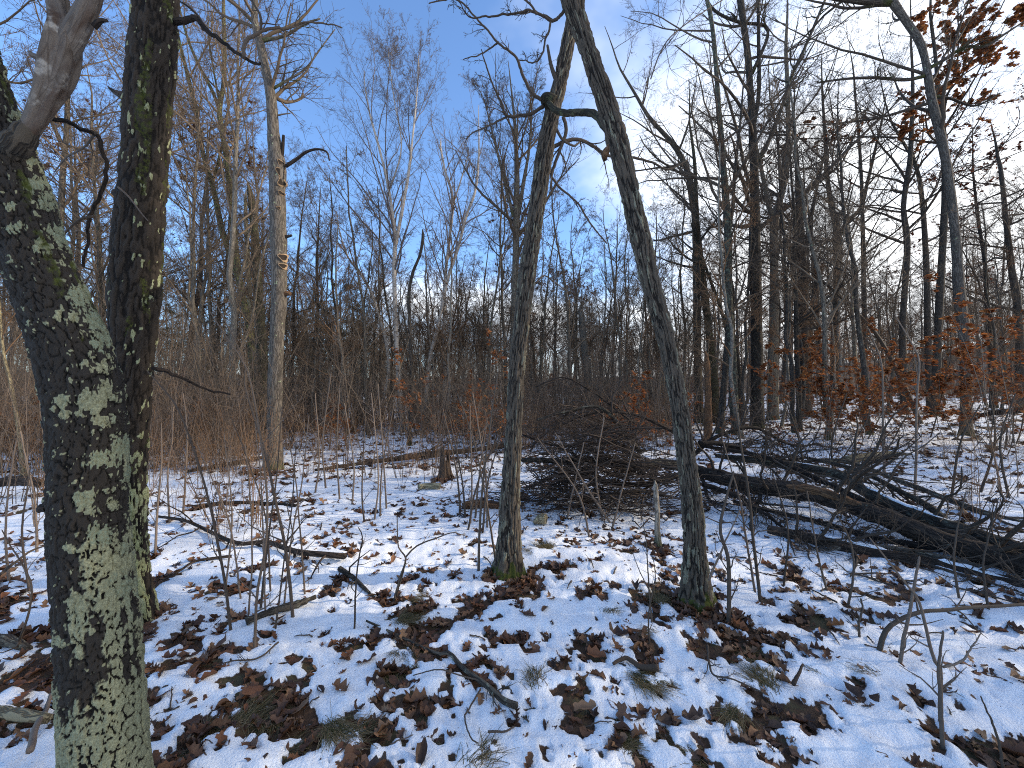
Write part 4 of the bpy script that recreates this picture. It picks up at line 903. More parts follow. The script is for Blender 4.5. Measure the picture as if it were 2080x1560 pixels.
def place(kind, x, y, sc, label=None):
    ps = PR[kind]; p = ps[random.randrange(len(ps))]
    mk, pxx = near_mark(x, y); where = ('nearby ' if y < 13 else 'close behind ' if y < 18 else 'midway behind ' if y < 25 else 'well behind ' if y < 36 else 'far behind ') + mk
    if pxx > 2150 or y < 1: where = 'beyond ' + MARKS[-1][1]
    label = {'grey': 'bare grey forest tree ', 'dark': 'bare dark forest tree ', 'multi': 'many stemmed bare tree ', 'leafy': 'oak with rusty leaves ', 'pole': 'thin pole sized tree '}[kind] + where
    loc = (x, y, float(zb(x, y))); rz = random.random() * 6.283; s = (sc * (.9 + .2 * random.random()),) * 2 + (sc,)
    if p.name not in PROTO_USED:
        PROTO_USED.add(p.name); p.location = loc; p.rotation_euler = (0, 0, rz); p.scale = s; p['label'] = label; return p
    return copy_tree(p, loc, rz, s, label)

spots = []
def clear(x, y, r):
    for a, b in spots:
        if (a - x) ** 2 + (b - y) ** 2 < r * r: return False
    spots.append((x, y)); return True
KINDS = ['grey'] * 9 + ['dark'] * 6 + ['multi'] * 4 + ['leafy'] * 3 + ['pole'] * 9
cnt = 0; tries = 0
while cnt < 312 and tries < 6000:
    tries += 1
    y = 13 + 52 * random.random() ** 1.25; px = random.uniform(-120, 2200); x = (px - 1040) / F * y
    mid = 560 < px < 1380
    if mid and y < 17: continue
    if px > 1380 and y < 17: continue
    if cnt < 12: px = random.uniform(-150, 470); y = random.uniform(9.5, 17); x = (px - 1040) / F * y
    if not clear(x, y, 1.3 + y * .02): continue
    kd = random.choice(KINDS) if cnt >= 12 else 'grey'
    if kd == 'multi' and px > 1350: kd = 'pole'
    if px > 1300 and kd == 'grey' and random.random() < .6: kd = 'dark'
    if px < 1000 and kd in ('dark', 'leafy') and random.random() < .7: kd = 'grey'
    sc = random.uniform(.75, 1.15)
    if mid:
        sc *= .82
        if random.random() < .6: kd = random.choice(['pole', 'multi', 'grey'])
    place(kd, x, y, sc); cnt += 1
# woods to the right of the camera that shade the clearing
for k in range(36):
    for _ in range(40):
        x = random.uniform(7, 34); y = random.uniform(-9, 16)
        if (x - .0) > 1.38 * max(y, 0) + 2.5 and clear(x, y, 2.0): break
    else: continue
    place(random.choice(['dark', 'grey', 'grey', 'multi', 'leafy']), x, y, random.uniform(.85, 1.15))

# slender stems that fill the gaps left and right of the clearing
for k in range(150):
    y = random.uniform(10.5, 25); px = random.uniform(1400, 2190) if k < 48 else random.uniform(320, 780) if k < 78 else random.uniform(560, 1420); x = (px - 1040) / F * y
    if 1420 > px > 560 and y < 14.5: y += 6; x = (px - 1040) / F * y
    if px > 1820 and y < 17 or not clear(x, y, .8): continue
    place('pole' if k % 3 else ('dark' if px > 1400 else 'multi'), x, y, random.uniform(.85, 1.4) if k % 3 else random.uniform(.6, .85))
# the woods beyond, no longer to be told apart
m = 800; yy = 42 + 75 * rng.random(m) ** 1.2; pq = rng.uniform(-200, 2280, m); pq[:220] = rng.uniform(560, 1420, 220); xx = (pq - 1040) / F * yy
far = [PR['grey'][0], PR['grey'][1], PR['dark'][1], PR['multi'][0], PR['multi'][1], PR['pole'][0], PR['leafy'][0]]
scatter('far_woods', 'distant woods of bare trees closing the view', 'woods', [list(p_.children) for p_ in far], xx, yy, rng.choice(len(far), m, p=(.2, .22, .12, .16, .14, .13, .03)), .6 + .35 * rng.random(m))

# ------------------------------------------------------------------ white pines far back
def pine():
    root = thing('pine_tree', 'dark green pine showing between bare trunks in the background', 'tree', (0, 0, 0), 'pines in the background')
    h = 9.0; z = np.linspace(0, 1, 12); P = np.stack([.12 * np.sin(z * 3), .1 * np.cos(z * 4) - .1, z * h], 1); R = .13 * (1 - z) + .015
    t = Tubes(); t.add(P, R, 8); obj('trunk', t.mesh('trunk', M['dark']), root)
    p, q = grow(P[None], R[None], 34, .28, .98, (70, 95), .30, 7, rfrac=.4, jit=.10, trop=.05, fall=.75); t = Tubes(); t.add(p, q, 4)
    p2, q2 = grow(p, q, 7, .3, .99, (30, 55), .35, 4, jit=.1, trop=.06); t.add(p2, q2, 3); c = obj('crown', t.mesh('crown', M['twigdark']), root)
    tips = p2[:, 1:].reshape(-1, 3); tips = tips[rng.integers(0, len(tips), 3800)] + rng.normal(size=(3800, 3)) * .05
    m = len(tips); V, Q, C = leaves(tips, rng.random(m) * 6.283, -.2 + 1.2 * (rng.random(m) - .3), rng.random(m) * 6.283, .22 * (.6 + .8 * rng.random(m)), np.zeros(m), .2 * rng.random(m), pick(np.array([(.03, .055, .022), (.042, .07, .03), (.055, .075, .03)]), m), np.array([(0, .02), (.5, .10), (1, .02)]), .01)
    obj('needles', mesh('needles', V, Q, {'leaf_colour': C}, mats=(M['needle'],)), root)['kind'] = 'stuff'
    return root
pn = pine()
for i, (px, y, s) in enumerate(((690, 26, 1.0), (640, 31, 1.0), (618, 38, .9), (395, 30, .95), (340, 27, .85), (720, 35, 1.05), (190, 40, 1.0), (980, 48, .8))):
    x = (px - 1040) / F * y; loc = (x, y, float(zb(x, y)))
    if i == 0: pn.location = loc; pn.scale = (s, s, s)
    else: copy_tree(pn, loc, random.random() * 6, (s, s, s * random.uniform(.9, 1.1)))

# ------------------------------------------------------------------ undergrowth
def shrub(name, label, group, nst, h, r, mat, spread=.35, leafy=None, per=(6, 4)):
    root = thing(name, label, 'shrub', (0, 0, -50), group); n = 8
    a = rng.random(nst) * 6.283; d = unit(np.stack([np.cos(a) * spread * rng.random(nst), np.sin(a) * spread * rng.random(nst), np.ones(nst)], 1))
    P = np.empty((nst, n, 3)); P[:, 0] = np.stack([np.cos(a) * .07, np.sin(a) * .07, np.full(nst, -.05)], 1); H = h * (.5 + .6 * rng.random(nst))
    for j in range(1, n):
        d = unit(d + .10 * rng.normal(size=(nst, 3)) + np.array([0, 0, .04])); P[:, j] = P[:, j - 1] + d * (H / (n - 1))[:, None]
    R = r * (.7 + .5 * rng.random(nst))[:, None] * (1 - .75 * np.linspace(0, 1, n))[None]
    t = Tubes(); t.add(P, R, 4); p, q = grow(P, R, per[0], .25, .98, (30, 62), .34, 5, jit=.16, trop=.05, rmin=.0014); t.add(p, q, 3)
    tips = (p, q)
    if per[1]:
        p, q = grow(p, q, per[1], .2, .98, (30, 60), .45, 3, jit=.18, trop=.03, rmin=.0012); t.add(p, q, 3); tips = (p, q)
    obj('stems', t.mesh('stems', M[mat]), root)
    if leafy:
        V, Q, C = hang_leaves(t, tips, leafy[0], leafy[1], leafy[2]); obj('leaves', mesh('leaves', V, Q, {'leaf_colour': C}, mats=(M['hang'],)), root)['kind'] = 'stuff'
    return root
GS = 'bare shrubs of the undergrowth'
SH = [shrub('bare_shrub', 'thin stemmed bare shrub rising from the snow in the undergrowth', GS, 5, 1.9, .005, 'stem'),
      shrub('bare_shrub', 'thin stemmed bare shrub rising from the snow in the undergrowth', GS, 8, 1.3, .004, 'twigred', .6),
      shrub('bare_shrub', 'thin stemmed bare shrub rising from the snow in the undergrowth', GS, 4, 2.6, .006, 'stem', .25),
      shrub('bare_shrub', 'thin stemmed bare shrub rising from the snow in the undergrowth', GS, 10, 1.0, .0034, 'twigred', .8, None, (5, 3)),
      shrub('bare_shrub', 'thin stemmed bare shrub rising from the snow in the undergrowth', GS, 3, 3.4, .0075, 'twig', .25, None, (9, 5))]
BE = [shrub('beech_sapling', 'young beech holding drooping orange leaves in the undergrowth', 'orange leaved beech saplings', 3, 2.2, .011, 'twig', .5, (8, ORANGES, .105), (10, 5)),
      shrub('beech_sapling', 'young beech holding drooping orange leaves in the undergrowth', 'orange leaved beech saplings', 2, 2.9, .014, 'twigdark', .5, (8, ORANGES, .105), (12, 5))]
used = set()
def put(p, x, y, sc, label=None, rz=None):
    loc = (x, y, float(hs(np.array([x]), np.array([y]))[0])); rz = random.random() * 6.283 if rz is None else rz
    if p.name not in used:
        used.add(p.name); p.location = loc; p.rotation_euler = (0, 0, rz); p.scale = (sc,) * 3
        if label: p['label'] = label
        return p
    return copy_tree(p, loc, rz, (sc,) * 3, label)

# orange beech saplings where the photograph has them
for (px, dp, ty, lab) in ((940, 9.6, 690, 'bright orange beech sapling left of the left leaning trunk'), (985, 9.2, 790, None), (905, 10.0, 770, None), (1255, 8.4, 750, 'orange beech sapling rising over the brush heap'), (1215, 9.0, 820, None), (1640, 11.0, 640, 'tall beech sapling with tiers of orange leaves right of the near black trunk'), (1690, 10.4, 690, None), (1750, 11.0, 670, None), (1725, 9.4, 800, None),
        (1880, 11.0, 590, 'tall orange beech sapling against the rightmost big trunk'), (1925, 10.4, 640, None), (2000, 9.6, 640, None), (2055, 9.4, 640, None), (1830, 11.0, 760, None), (1590, 9.2, 840, None), (420, 10.6, 760, None), (330, 9.6, 790, None), (50, 8.6, 760, None), (1350, 9.8, 790, None), (700, 10.8, 790, None), (1455, 9.4, 800, None), (1000, 10.5, 730, None), (1790, 9.6, 720, None), (1960, 8.6, 740, None)):
    x = (px - 1040) / F * dp; h = at(px, ty, dp)[2] - float(zb(x, dp)); p = random.choice(BE)
    put(p, x, dp, h / (2.2 if p is BE[0] else 2.9), lab or 'orange leaved beech sapling ' + near_mark(x, dp)[0])

# bare shrubs scattered through the clearing and into the woods
n = 0; tries = 0
while n < 270 and tries < 5000:
    tries += 1
    y = 4.2 + 22 * random.random() ** 1.5; px = random.uniform(-60, 2140); x = (px - 1040) / F * y
    if y < 6.5 and 640 < px < 1300: continue
    if px > 1420 and y < 15 and random.random() < .55: continue
    if y < 5.2 and random.random() < .6: continue
    if 1060 < px < 1500 and y < 7: continue
    p = random.choices(SH, (4, 4, 3, 4, 2 if y > 7 else .3))[0]
    mk, _ = near_mark(x, y); put(p, x, y, random.uniform(.7, 1.15), ('low twiggy bare shrub ' if p in (SH[1], SH[3]) else 'tall thin bare shrub ') + ('nearest, ' if y < 6 else 'forward, ' if y < 8 else 'midway, ' if y < 11 else 'farther back, ' if y < 16 else 'far back, ') + mk); n += 1

# the brown thicket of stems under the far trees
m = 3700; yy = 11 + 60 * rng.random(m) ** 1.5; yy[:380] = rng.uniform(7.5, 13, 380); pq = rng.uniform(-80, 2160, m); pq[:240] = rng.uniform(-80, 520, 240); pq[240:380] = rng.uniform(-80, 1000, 140); yy[380:800] = rng.uniform(11, 19, 420); pq[380:800] = rng.uniform(480, 1500, 420); yy[800:1500] = rng.uniform(13, 34, 700); pq[800:1500] = rng.uniform(440, 1480, 700); xx = (pq - 1040) / F * yy
kp = (noise2(xx * .3, yy * .3, 131) > .25) & ~((pq > 1400) & (yy < 19)); xx, yy = xx[kp], yy[kp]
scatter('thicket', 'brown thicket of bare stems under the far trees', 'thicket', [list(s_.children) for s_ in SH + BE], xx, yy, np.where((yy < 20), rng.choice(5, len(xx)), rng.choice(7, len(xx), p=(.17, .25, .17, .2, .15, .03, .03))), .8 + .6 * rng.random(len(xx)))

# ------------------------------------------------------------------ traced saplings in the clearing
def sapling(label, lines, mat='stem', kids=((5, (30, 60), .2, 5), (3, (30, 60), .45, 3)), name='sapling', depth=None, dtop=0.0):
    b = lines[0][0]; g = gp(b[0], b[1]) if depth is None else at(b[0], b[1], depth); d = g[1]
    base = np.array([g[0], g[1], float(hs(g[:1], g[1:2])[0])]); root = thing(name, label, 'sapling', base, 'saplings in the clearing')
    for i, l in enumerate(lines):
        w0, w1 = l[-1] if len(l[-1]) == 3 and l[-1][2] == 'w' else (5, 2), None
        pts = [q for q in l if len(q) == 2]; ww = [q for q in l if len(q) == 3]; a, c = (ww[0][0], ww[0][1]) if ww else (5, 2)
        rows = px_line(pts, d, d + dtop, a, c)
        if i == 0: rows[0, 2] = base[2] - .04
        limb('stem' if i == 0 else 'branch', rows, M[mat], root, base, 22, 5, kids=kids if i == 0 else ((4, (30, 60), .25, 4),), wob=.004)
    return root
W = lambda a, b: (a, b, 'w')
sapling('sapling arching up left in front of the second oak trunk', [[(470, 1280), (449, 1144), (420, 1000), (373, 853), (340, 800), (300, 755), W(6, 2)]])
sapling('sapling bending left from the densest stem cluster, left of centre', [[(517, 1312), (520, 1215), (538, 1108), (540, 1000), (520, 850), (501, 752), (471, 702), (427, 635), W(6, 2)]])
sapling('sapling with a kinked stem crossing the foot of the woodpecker trunk', [[(596, 1251), (582, 1126), (560, 1018), (535, 904), (498, 786), (495, 735), (430, 600), W(7, 2)]])
for (bx, by, mx, my, tx, ty, w0) in ((558, 1276, 571, 1180, 600, 900, 4), (540, 1250, 536, 1100, 520, 860, 4), (505, 1240, 512, 1120, 500, 900, 4), (575, 1235, 590, 1100, 625, 850, 4), (620, 1205, 610, 1090, 585, 880, 4), (455, 1210, 470, 1080, 455, 880, 4), (528, 1235, 545, 1090, 575, 830, 5), (550, 1200, 540, 1050, 470, 850, 4), (490, 1215, 470, 1080, 400, 900, 4), (315, 1125, 322, 1010, 330, 860, 5), (345, 1060, 340, 960, 352, 830, 4), (372, 1040, 380, 930, 372, 800, 4)):
    sapling('thin upright stem in the sapling cluster left of centre', [[(bx, by), (mx, my), ((mx + tx) // 2 + 4, (my + ty) // 2), (tx, ty), W(w0, 1.8)]])
for (bx, by, mx, my, tx, ty) in ((740, 1060, 735, 980, 742, 830), (760, 1055, 768, 960, 755, 800), (772, 1048, 775, 960, 800, 820), (785, 1035, 780, 950, 770, 780), (715, 1025, 718, 940, 700, 820), (640, 1000, 648, 930, 640, 800), (662, 990, 655, 900, 672, 760), (690, 1015, 684, 920, 690, 790)):
    sapling('thin upright stem in the row of saplings before the stump', [[(bx, by), (mx, my), (tx, ty), W(4, 1.8)]], 'stem')
sapling('dark thin stem close left of the left leaning trunk', [[(972, 1158), (976, 1047), (984, 960), (1000, 840), (1012, 760), W(6, 2.5)]], 'twigdark')
sapling('dark thin stem leaning onto the foot of the left leaning trunk', [[(1008, 1144), (997, 1072), (985, 1000), (965, 900), (930, 800), W(5, 2)]], 'twigdark')
for (bx, by, mx, my, tx, ty) in ((945, 1050, 940, 980, 915, 850), (955, 1060, 958, 980, 955, 820), (965, 1050, 975, 960, 990, 850), (935, 1040, 928, 960, 900, 830), (980, 1080, 992, 980, 1020, 880), (950, 1075, 968, 990, 1005, 900), (990, 1070, 985, 960, 960, 800)):
    sapling('thin stem in the clump left of the left leaning trunk', [[(bx, by), (mx, my), (tx, ty), W(5, 2)]])
sapling('small forked twig sapling on open snow left of the leaning trunks', [[(798, 1215), (812, 1170), (823, 1133), (808, 1108), (808, 1047), W(5, 2)], [(823, 1133), (848, 1108), (891, 1090), (920, 1081), (945, 1088), W(4, 1.5)], [(806, 1212), (820, 1160), (826, 1130), W(4, 3)]], 'twigdark', ((3, (30, 60), .15, 4),))
sapling('single thin twig standing in open snow below the fallen branch', [[(719, 1280), (722, 1210), (726, 1144), (736, 1092), (728, 1070), W(4, 2)]], 'twigdark', ((5, (35, 65), .25, 4),))
sapling('forked twig left of the right leaning trunk', [[(1325, 1266), (1318, 1180), (1315, 1108), (1306, 1050), W(3.5, 1.6)], [(1320, 1200), (1300, 1160), (1285, 1120), W(2.5, 1.2)]], 'twigdark', ((5, (35, 65), .3, 4),))
sapling('fine branched twig in front of the broken little stump', [[(1320, 1305), (1318, 1240), (1330, 1180), (1325, 1130), W(3.5, 1.6)]], 'twigdark', ((6, (35, 65), .3, 4),))
sapling('forked bare sapling standing in snow at the lower right', [[(1910, 1467), (1910, 1359), (1897, 1341), (1879, 1269), (1865, 1223), (1843, 1194), (1804, 1144), (1768, 1100), W(8, 2.5)], [(1915, 1355), (1954, 1337), (1972, 1316), (1997, 1287), W(5, 2)]])
sapling('straight stick sapling beside the forked one at the lower right', [[(1915, 1513), (1911, 1400), (1910, 1359), (1918, 1291), W(8, 4)]], kids=None)
sapling('slender leaning sapling before the fallen trunks', [[(1825, 1345), (1847, 1251), (1857, 1187), (1868, 1133), W(7, 4)]], kids=((3, (30, 60), .3, 4),))
sapling('arching stem bent over the snow under the fallen trunks', [[(1782, 1323), (1795, 1290), (1811, 1269), (1865, 1244), (1936, 1237), (2010, 1232), (2085, 1229), W(10, 6)]], 'twigdark', ((6, (30, 60), .25, 5),), dtop=.1)
sapling('dark straight stem right of the right leaning trunk', [[(1545, 1215), (1531, 1108), (1520, 1000), (1505, 900), (1495, 830), W(7, 3)]], 'twigdark')
sapling('pale forked sapling close right of the right leaning trunk', [[(1480, 1262), (1479, 1144), (1463, 1079), (1470, 1030), (1490, 960), W(9, 4)], [(1440, 1180), (1460, 1130), (1478, 1090), (1500, 1040), W(5, 2)]])
sapling('thin sapling leaning left behind the dark straight stem', [[(1536, 1194), (1513, 1072), (1500, 1000), (1470, 900), W(5, 2)]])
sapling('short stem with withered leaves at the edge of the smooth snow', [[(1744, 1291), (1744, 1262), (1750, 1233), (1746, 1215), W(5, 3)]], 'twigdark', ((6, (35, 65), .5, 4),))
sapling('pale curving sapling beyond the pale log at right', [[(1797, 971), (1794, 880), (1794, 803), (1790, 735), (1765, 670), W(5, 2)]], 'stem')
sapling('wavy pale sapling right of the pale log', [[(1858, 1005), (1861, 900), (1863, 803), (1868, 735), (1855, 700), (1820, 640), W(5, 2)]], 'stem')
sapling('long dark sapling leaning far left above the pale log', [[(1870, 860), (1830, 770), (1784, 685), (1733, 628), (1666, 567), (1600, 520), W(10, 3)]], 'twigdark', ((9, (30, 60), .25, 6), (4, (30, 60), .4, 4)))
sapling('bare twig at the bottom right corner', [[(2040, 1560), (2020, 1480), (1995, 1420), W(6, 2.5)]], 'twigdark', None)
for (bx, by, mx, my, tx, ty) in ((1240, 1075, 1262, 1000, 1290, 900), (1200, 1090, 1172, 1000, 1090, 890), (1245, 1065, 1190, 985, 1130, 880), (1150, 1055, 1165, 990, 1185, 900), (1225, 1060, 1210, 960, 1225, 850)):
    sapling('thin crossing stem before the brush heap between the leaning trunks', [[(bx, by), (mx, my), (tx, ty), W(5, 2)]])
for (bx, by, mx, my, tx, ty) in ((1590, 1190, 1600, 1080, 1570, 960), (1680, 1200, 1660, 1120, 1640, 1000), (1720, 1230, 1735, 1130, 1700, 1040), (1950, 1220, 1938, 1120, 1960, 1000), (2010, 1240, 2000, 1140, 2030, 1020), (1990, 1000, 2020, 900, 2010, 800), (1930, 1010, 1950, 900, 1990, 820), (2050, 1010, 2030, 900, 2060, 800), (1640, 1000, 1625, 900, 1600, 820), (1700, 990, 1690, 900, 1720, 800)):
    sapling('thin stem poking up around the fallen trunks at right', [[(bx, by), (mx, my), (tx, ty), W(5, 2)]], 'twigdark', ((6, (35, 65), .35, 5), (3, (30, 60), .45, 3)))
for (bx, by, mx, my, tx, ty) in ((30, 1320, 60, 1200, 0, 1080), (60, 1200, 45, 1080, 60, 950), (20, 1180, 10, 1050, 30, 900), (75, 1120, 70, 1020, 40, 880)):
    sapling('bare stem left of the lichened trunk by the left edge', [[(bx, by), (mx, my), (tx, ty), W(5, 2)]], 'stem')

# ------------------------------------------------------------------ fallen trunks and brush at right
def log(label, pts, mat, name='fallen_tree', kids=None, sides=14, n=40, cat='log', twigs='twigdark', rough=.10, ends=True, snow=0):
    """pts: px, py, width px, depth"""
    rows = []
    for px, py, wd, dp in pts: p = at(px, py, dp); rows.append((*p, wd * dp / (2 * F) * math.cos(math.atan2(p[0], p[1])) ** .5))
    rows = np.array(rows); r = spline(rows, n); r[:, 3] *= 1 + rough * rng.normal(size=n) * .6
    P, R = r[:, :3], r[:, 3].copy(); P = P + np.cumsum(rng.normal(size=(n, 3)), 0) * R.mean() * .03
    base = np.array([P[n // 2, 0], P[n // 2, 1], float(zb(P[n // 2, 0], P[n // 2, 1]))]); root = thing(name, label, cat, base)
    t = Tubes(); Pe = np.vstack([P[:1] - (P[1] - P[0]) * .05, P, P[-1:] + (P[-1] - P[-2]) * .05]) if ends else P; Re = np.concatenate([[.002], R, [.002]]) if ends else R
    t.add(Pe, Re, sides); obj('trunk', t.mesh('trunk', M[mat], base), root)
    if kids:
        t = Tubes(); p, q = P[None], R[None]
        for (per, ang, ln, nn) in kids:
            p, q = grow(p, q, per, .05, .95, ang, ln, nn, rfrac=.4, jit=.2, trop=.03, rmin=.002, fall=.2)
            zf = zb(p[..., 0], p[..., 1]) + .01; p[..., 2] = np.maximum(p[..., 2], zf); t.add(p, q, 5 if len(p) < 30 else 3)
        obj('branches', t.mesh('branches', M[twigs], base), root)['kind'] = 'stuff'
    if snow:
        f = np.clip(1.5 * (noise2(np.arange(n) * .16, np.full(n, snow), 5) - .40), 0, .5); t = Tubes(); t.add(P + np.stack([0 * R, 0 * R, R * .70], 1), np.maximum(R * f, .001), 8); obj('white_strip', t.mesh('white_strip', M['snow'], base), root)  # broken white strip along the top of the log
    return root, P, R
def gd(px, py): return gp(px, py)[1]
BK = ((24, (25, 75), .30, 8), (7, (25, 60), .45, 6), (4, (25, 60), .45, 3))
r1, P1, R1 = log('thick black fallen trunk with a strip of red brown bare wood', [(1385, 945, 20, 6.3), (1440, 962, 27, 5.9), (1530, 985, 36, 5.35), (1650, 1004, 39, 4.85), (1780, 1048, 42, 4.25), (1920, 1104, 48, 3.7), (2080, 1150, 56, 3.25), (2300, 1205, 66, 2.75)], 'log', kids=BK, sides=18, n=60)
t = Tubes(); i0 = slice(20, 36); t.add(P1[i0] + np.array([-.02, -.06, .045]), R1[i0] * .62 * np.sin(np.linspace(.15, 3.0, 16)) ** .6, 10); o = obj('bare_wood', t.mesh('bare_wood', M['rot'], np.array(r1.location)), r1); o['label'] = 'red brown strip of bare wood'
log('lichened fallen limb lying above the thick black trunk', [(1455, 925, 9, 6.6), (1510, 932, 14, 6.2), (1600, 945, 17, 5.8), (1700, 965, 22, 5.3), (1760, 1003, 27, 4.9), (1850, 1045, 30, 4.4), (1980, 1090, 34, 3.9), (2090, 1124, 37, 3.5), (2300, 1180, 42, 3.0)], 'loglich', 'fallen_limb', BK, n=60, snow=12)
log('slim bent limb resting on the fallen trunks near the right edge', [(1640, 930, 7, 6.4), (1740, 955, 10, 5.6), (1829, 998, 13, 4.9), (1897, 1036, 16, 4.4), (1942, 1080, 17, 4.0), (1997, 1110, 19, 3.7), (2090, 1150, 20, 3.3)], 'loglich', 'fallen_limb', ((10, (25, 60), .3, 7), (5, (25, 60), .4, 4)))
log('lower black log under the thick fallen trunk', [(1560, 1075, 17, 4.4), (1680, 1100, 27, 4.05), (1800, 1128, 33, 3.75), (1920, 1152, 36, 3.5), (2090, 1200, 42, 3.1), (2300, 1250, 47, 2.7)], 'log', 'fallen_log', BK, n=50, snow=3)
log('half buried rotten log edged in white, nearest at the right', [(1650, 1165, 12, 3.6), (1760, 1190, 23, 3.35), (1880, 1205, 28, 3.2), (2000, 1222, 30, 3.05), (2100, 1236, 31, 2.95)], 'log', 'fallen_log', ((10, (20, 60), .25, 6),), n=30, snow=7)
TK = ((12, (25, 70), .28, 7), (5, (25, 60), .4, 4))
log('thin straight limb slanting down over the thick fallen trunk', [(1420, 905, 7, 6.5), (1560, 930, 10, 5.9), (1700, 992, 13, 5.0), (1850, 1062, 16, 4.1), (1980, 1130, 18, 3.6), (2090, 1188, 20, 3.2)], 'log', 'fallen_limb', TK)
log('thin limb between the thick fallen trunk and the lower black log', [(1490, 1018, 7, 5.0), (1650, 1058, 11, 4.5), (1800, 1098, 14, 4.0), (2000, 1128, 17, 3.6), (2090, 1136, 18, 3.5)], 'log', 'fallen_limb', TK)
log('crooked limb arching behind the fallen trunks at right', [(1560, 948, 7, 6.4), (1700, 935, 9, 6.2), (1850, 985, 12, 5.4), (2000, 1042, 15, 4.7), (2090, 1066, 16, 4.4)], 'loglich', 'fallen_limb', TK)
log('pale peeled limb crossing low over the half buried log', [(1600, 1128, 6, 4.0), (1750, 1108, 9, 3.9), (1900, 1128, 12, 3.6), (2090, 1178, 15, 3.3)], 'pale', 'fallen_limb', TK)
log('pale lit log lying on the snow beyond the fallen trunks', [(1716, 934, 16, gd(1716, 942)), (1745, 930, 19, gd(1745, 940)), (1790, 925, 17, gd(1790, 936)), (1822, 922, 10, gd(1822, 932)), (1850, 924, 5, gd(1850, 930))], 'paleLog', 'fallen_log', n=20)
log('low dark log at the far right edge of the woods', [(1985, 845, 9, 9.6), (2030, 838, 13, 9.4), (2085, 832, 16, 9.2)], 'log', 'fallen_log', ((8, (20, 60), .4, 5),), n=16)
log('dark log across the forest floor left of the stump', [(640, 955, 6, gd(640, 962)), (740, 940, 8, gd(740, 950)), (820, 930, 11, gd(820, 940)), (880, 922, 13, gd(880, 934)), (960, 915, 10, gd(960, 926)), (1030, 905, 8, gd(1030, 914))], 'log', 'fallen_log', ((14, (20, 60), .25, 6), (5, (25, 60), .4, 4)), n=30)
log('dark log on the snow left of the woodpecker trunk', [(380, 958, 6, gd(380, 964)), (430, 948, 9, gd(430, 956)), (500, 935, 9, gd(500, 943)), (545, 925, 6, gd(545, 933))], 'log', 'fallen_log', ((8, (20, 60), .3, 5),), n=20)
log('short pale log lying on open snow before the stump', [(850, 990, 10, gd(850, 996)), (865, 987, 12, gd(865, 994)), (893, 988, 12, gd(893, 995))], 'paleLog', 'fallen_log', n=14)
log('short brown rotten log left of the left leaning trunk', [(940, 1028, 14, gd(940, 1036)), (965, 1024, 18, gd(965, 1034)), (1012, 1026, 14, gd(1012, 1034))], 'rot', 'fallen_log', n=14)
log('stubby birch log end with papery bark, right of the left leaning trunk', [(1085, 1062, 8, gd(1092, 1066)), (1095, 1055, 18, gd(1095, 1064)), (1108, 1054, 20, gd(1106, 1066))], 'paleLog', 'fallen_log', n=14)
log('half buried greyish log among saplings left of centre', [(500, 1262, 14, gd(500, 1268)), (560, 1240, 16, gd(560, 1246)), (600, 1229, 15, gd(600, 1235)), (640, 1215, 8, gd(640, 1221))], 'loglich', 'fallen_log', n=26, rough=.25)
log('lichen spotted log poking in at the left edge', [(-40, 1290, 26, 2.55), (20, 1302, 24, 2.5), (60, 1318, 16, 2.45)], 'loglich', 'fallen_log', ((6, (30, 60), .6, 5),), n=14)
log('broken tan log end in the lower left corner', [(-20, 1440, 22, 1.98), (40, 1452, 26, 1.93), (98, 1462, 20, 1.9)], 'paleLog', 'fallen_log', n=14)
log('dark decayed log at the far left behind the oak', [(-40, 985, 22, 6.0), (40, 975, 26, 6.1), (90, 980, 20, 6.0)], 'log', 'fallen_log', ((8, (20, 60), .4, 5),), n=14)

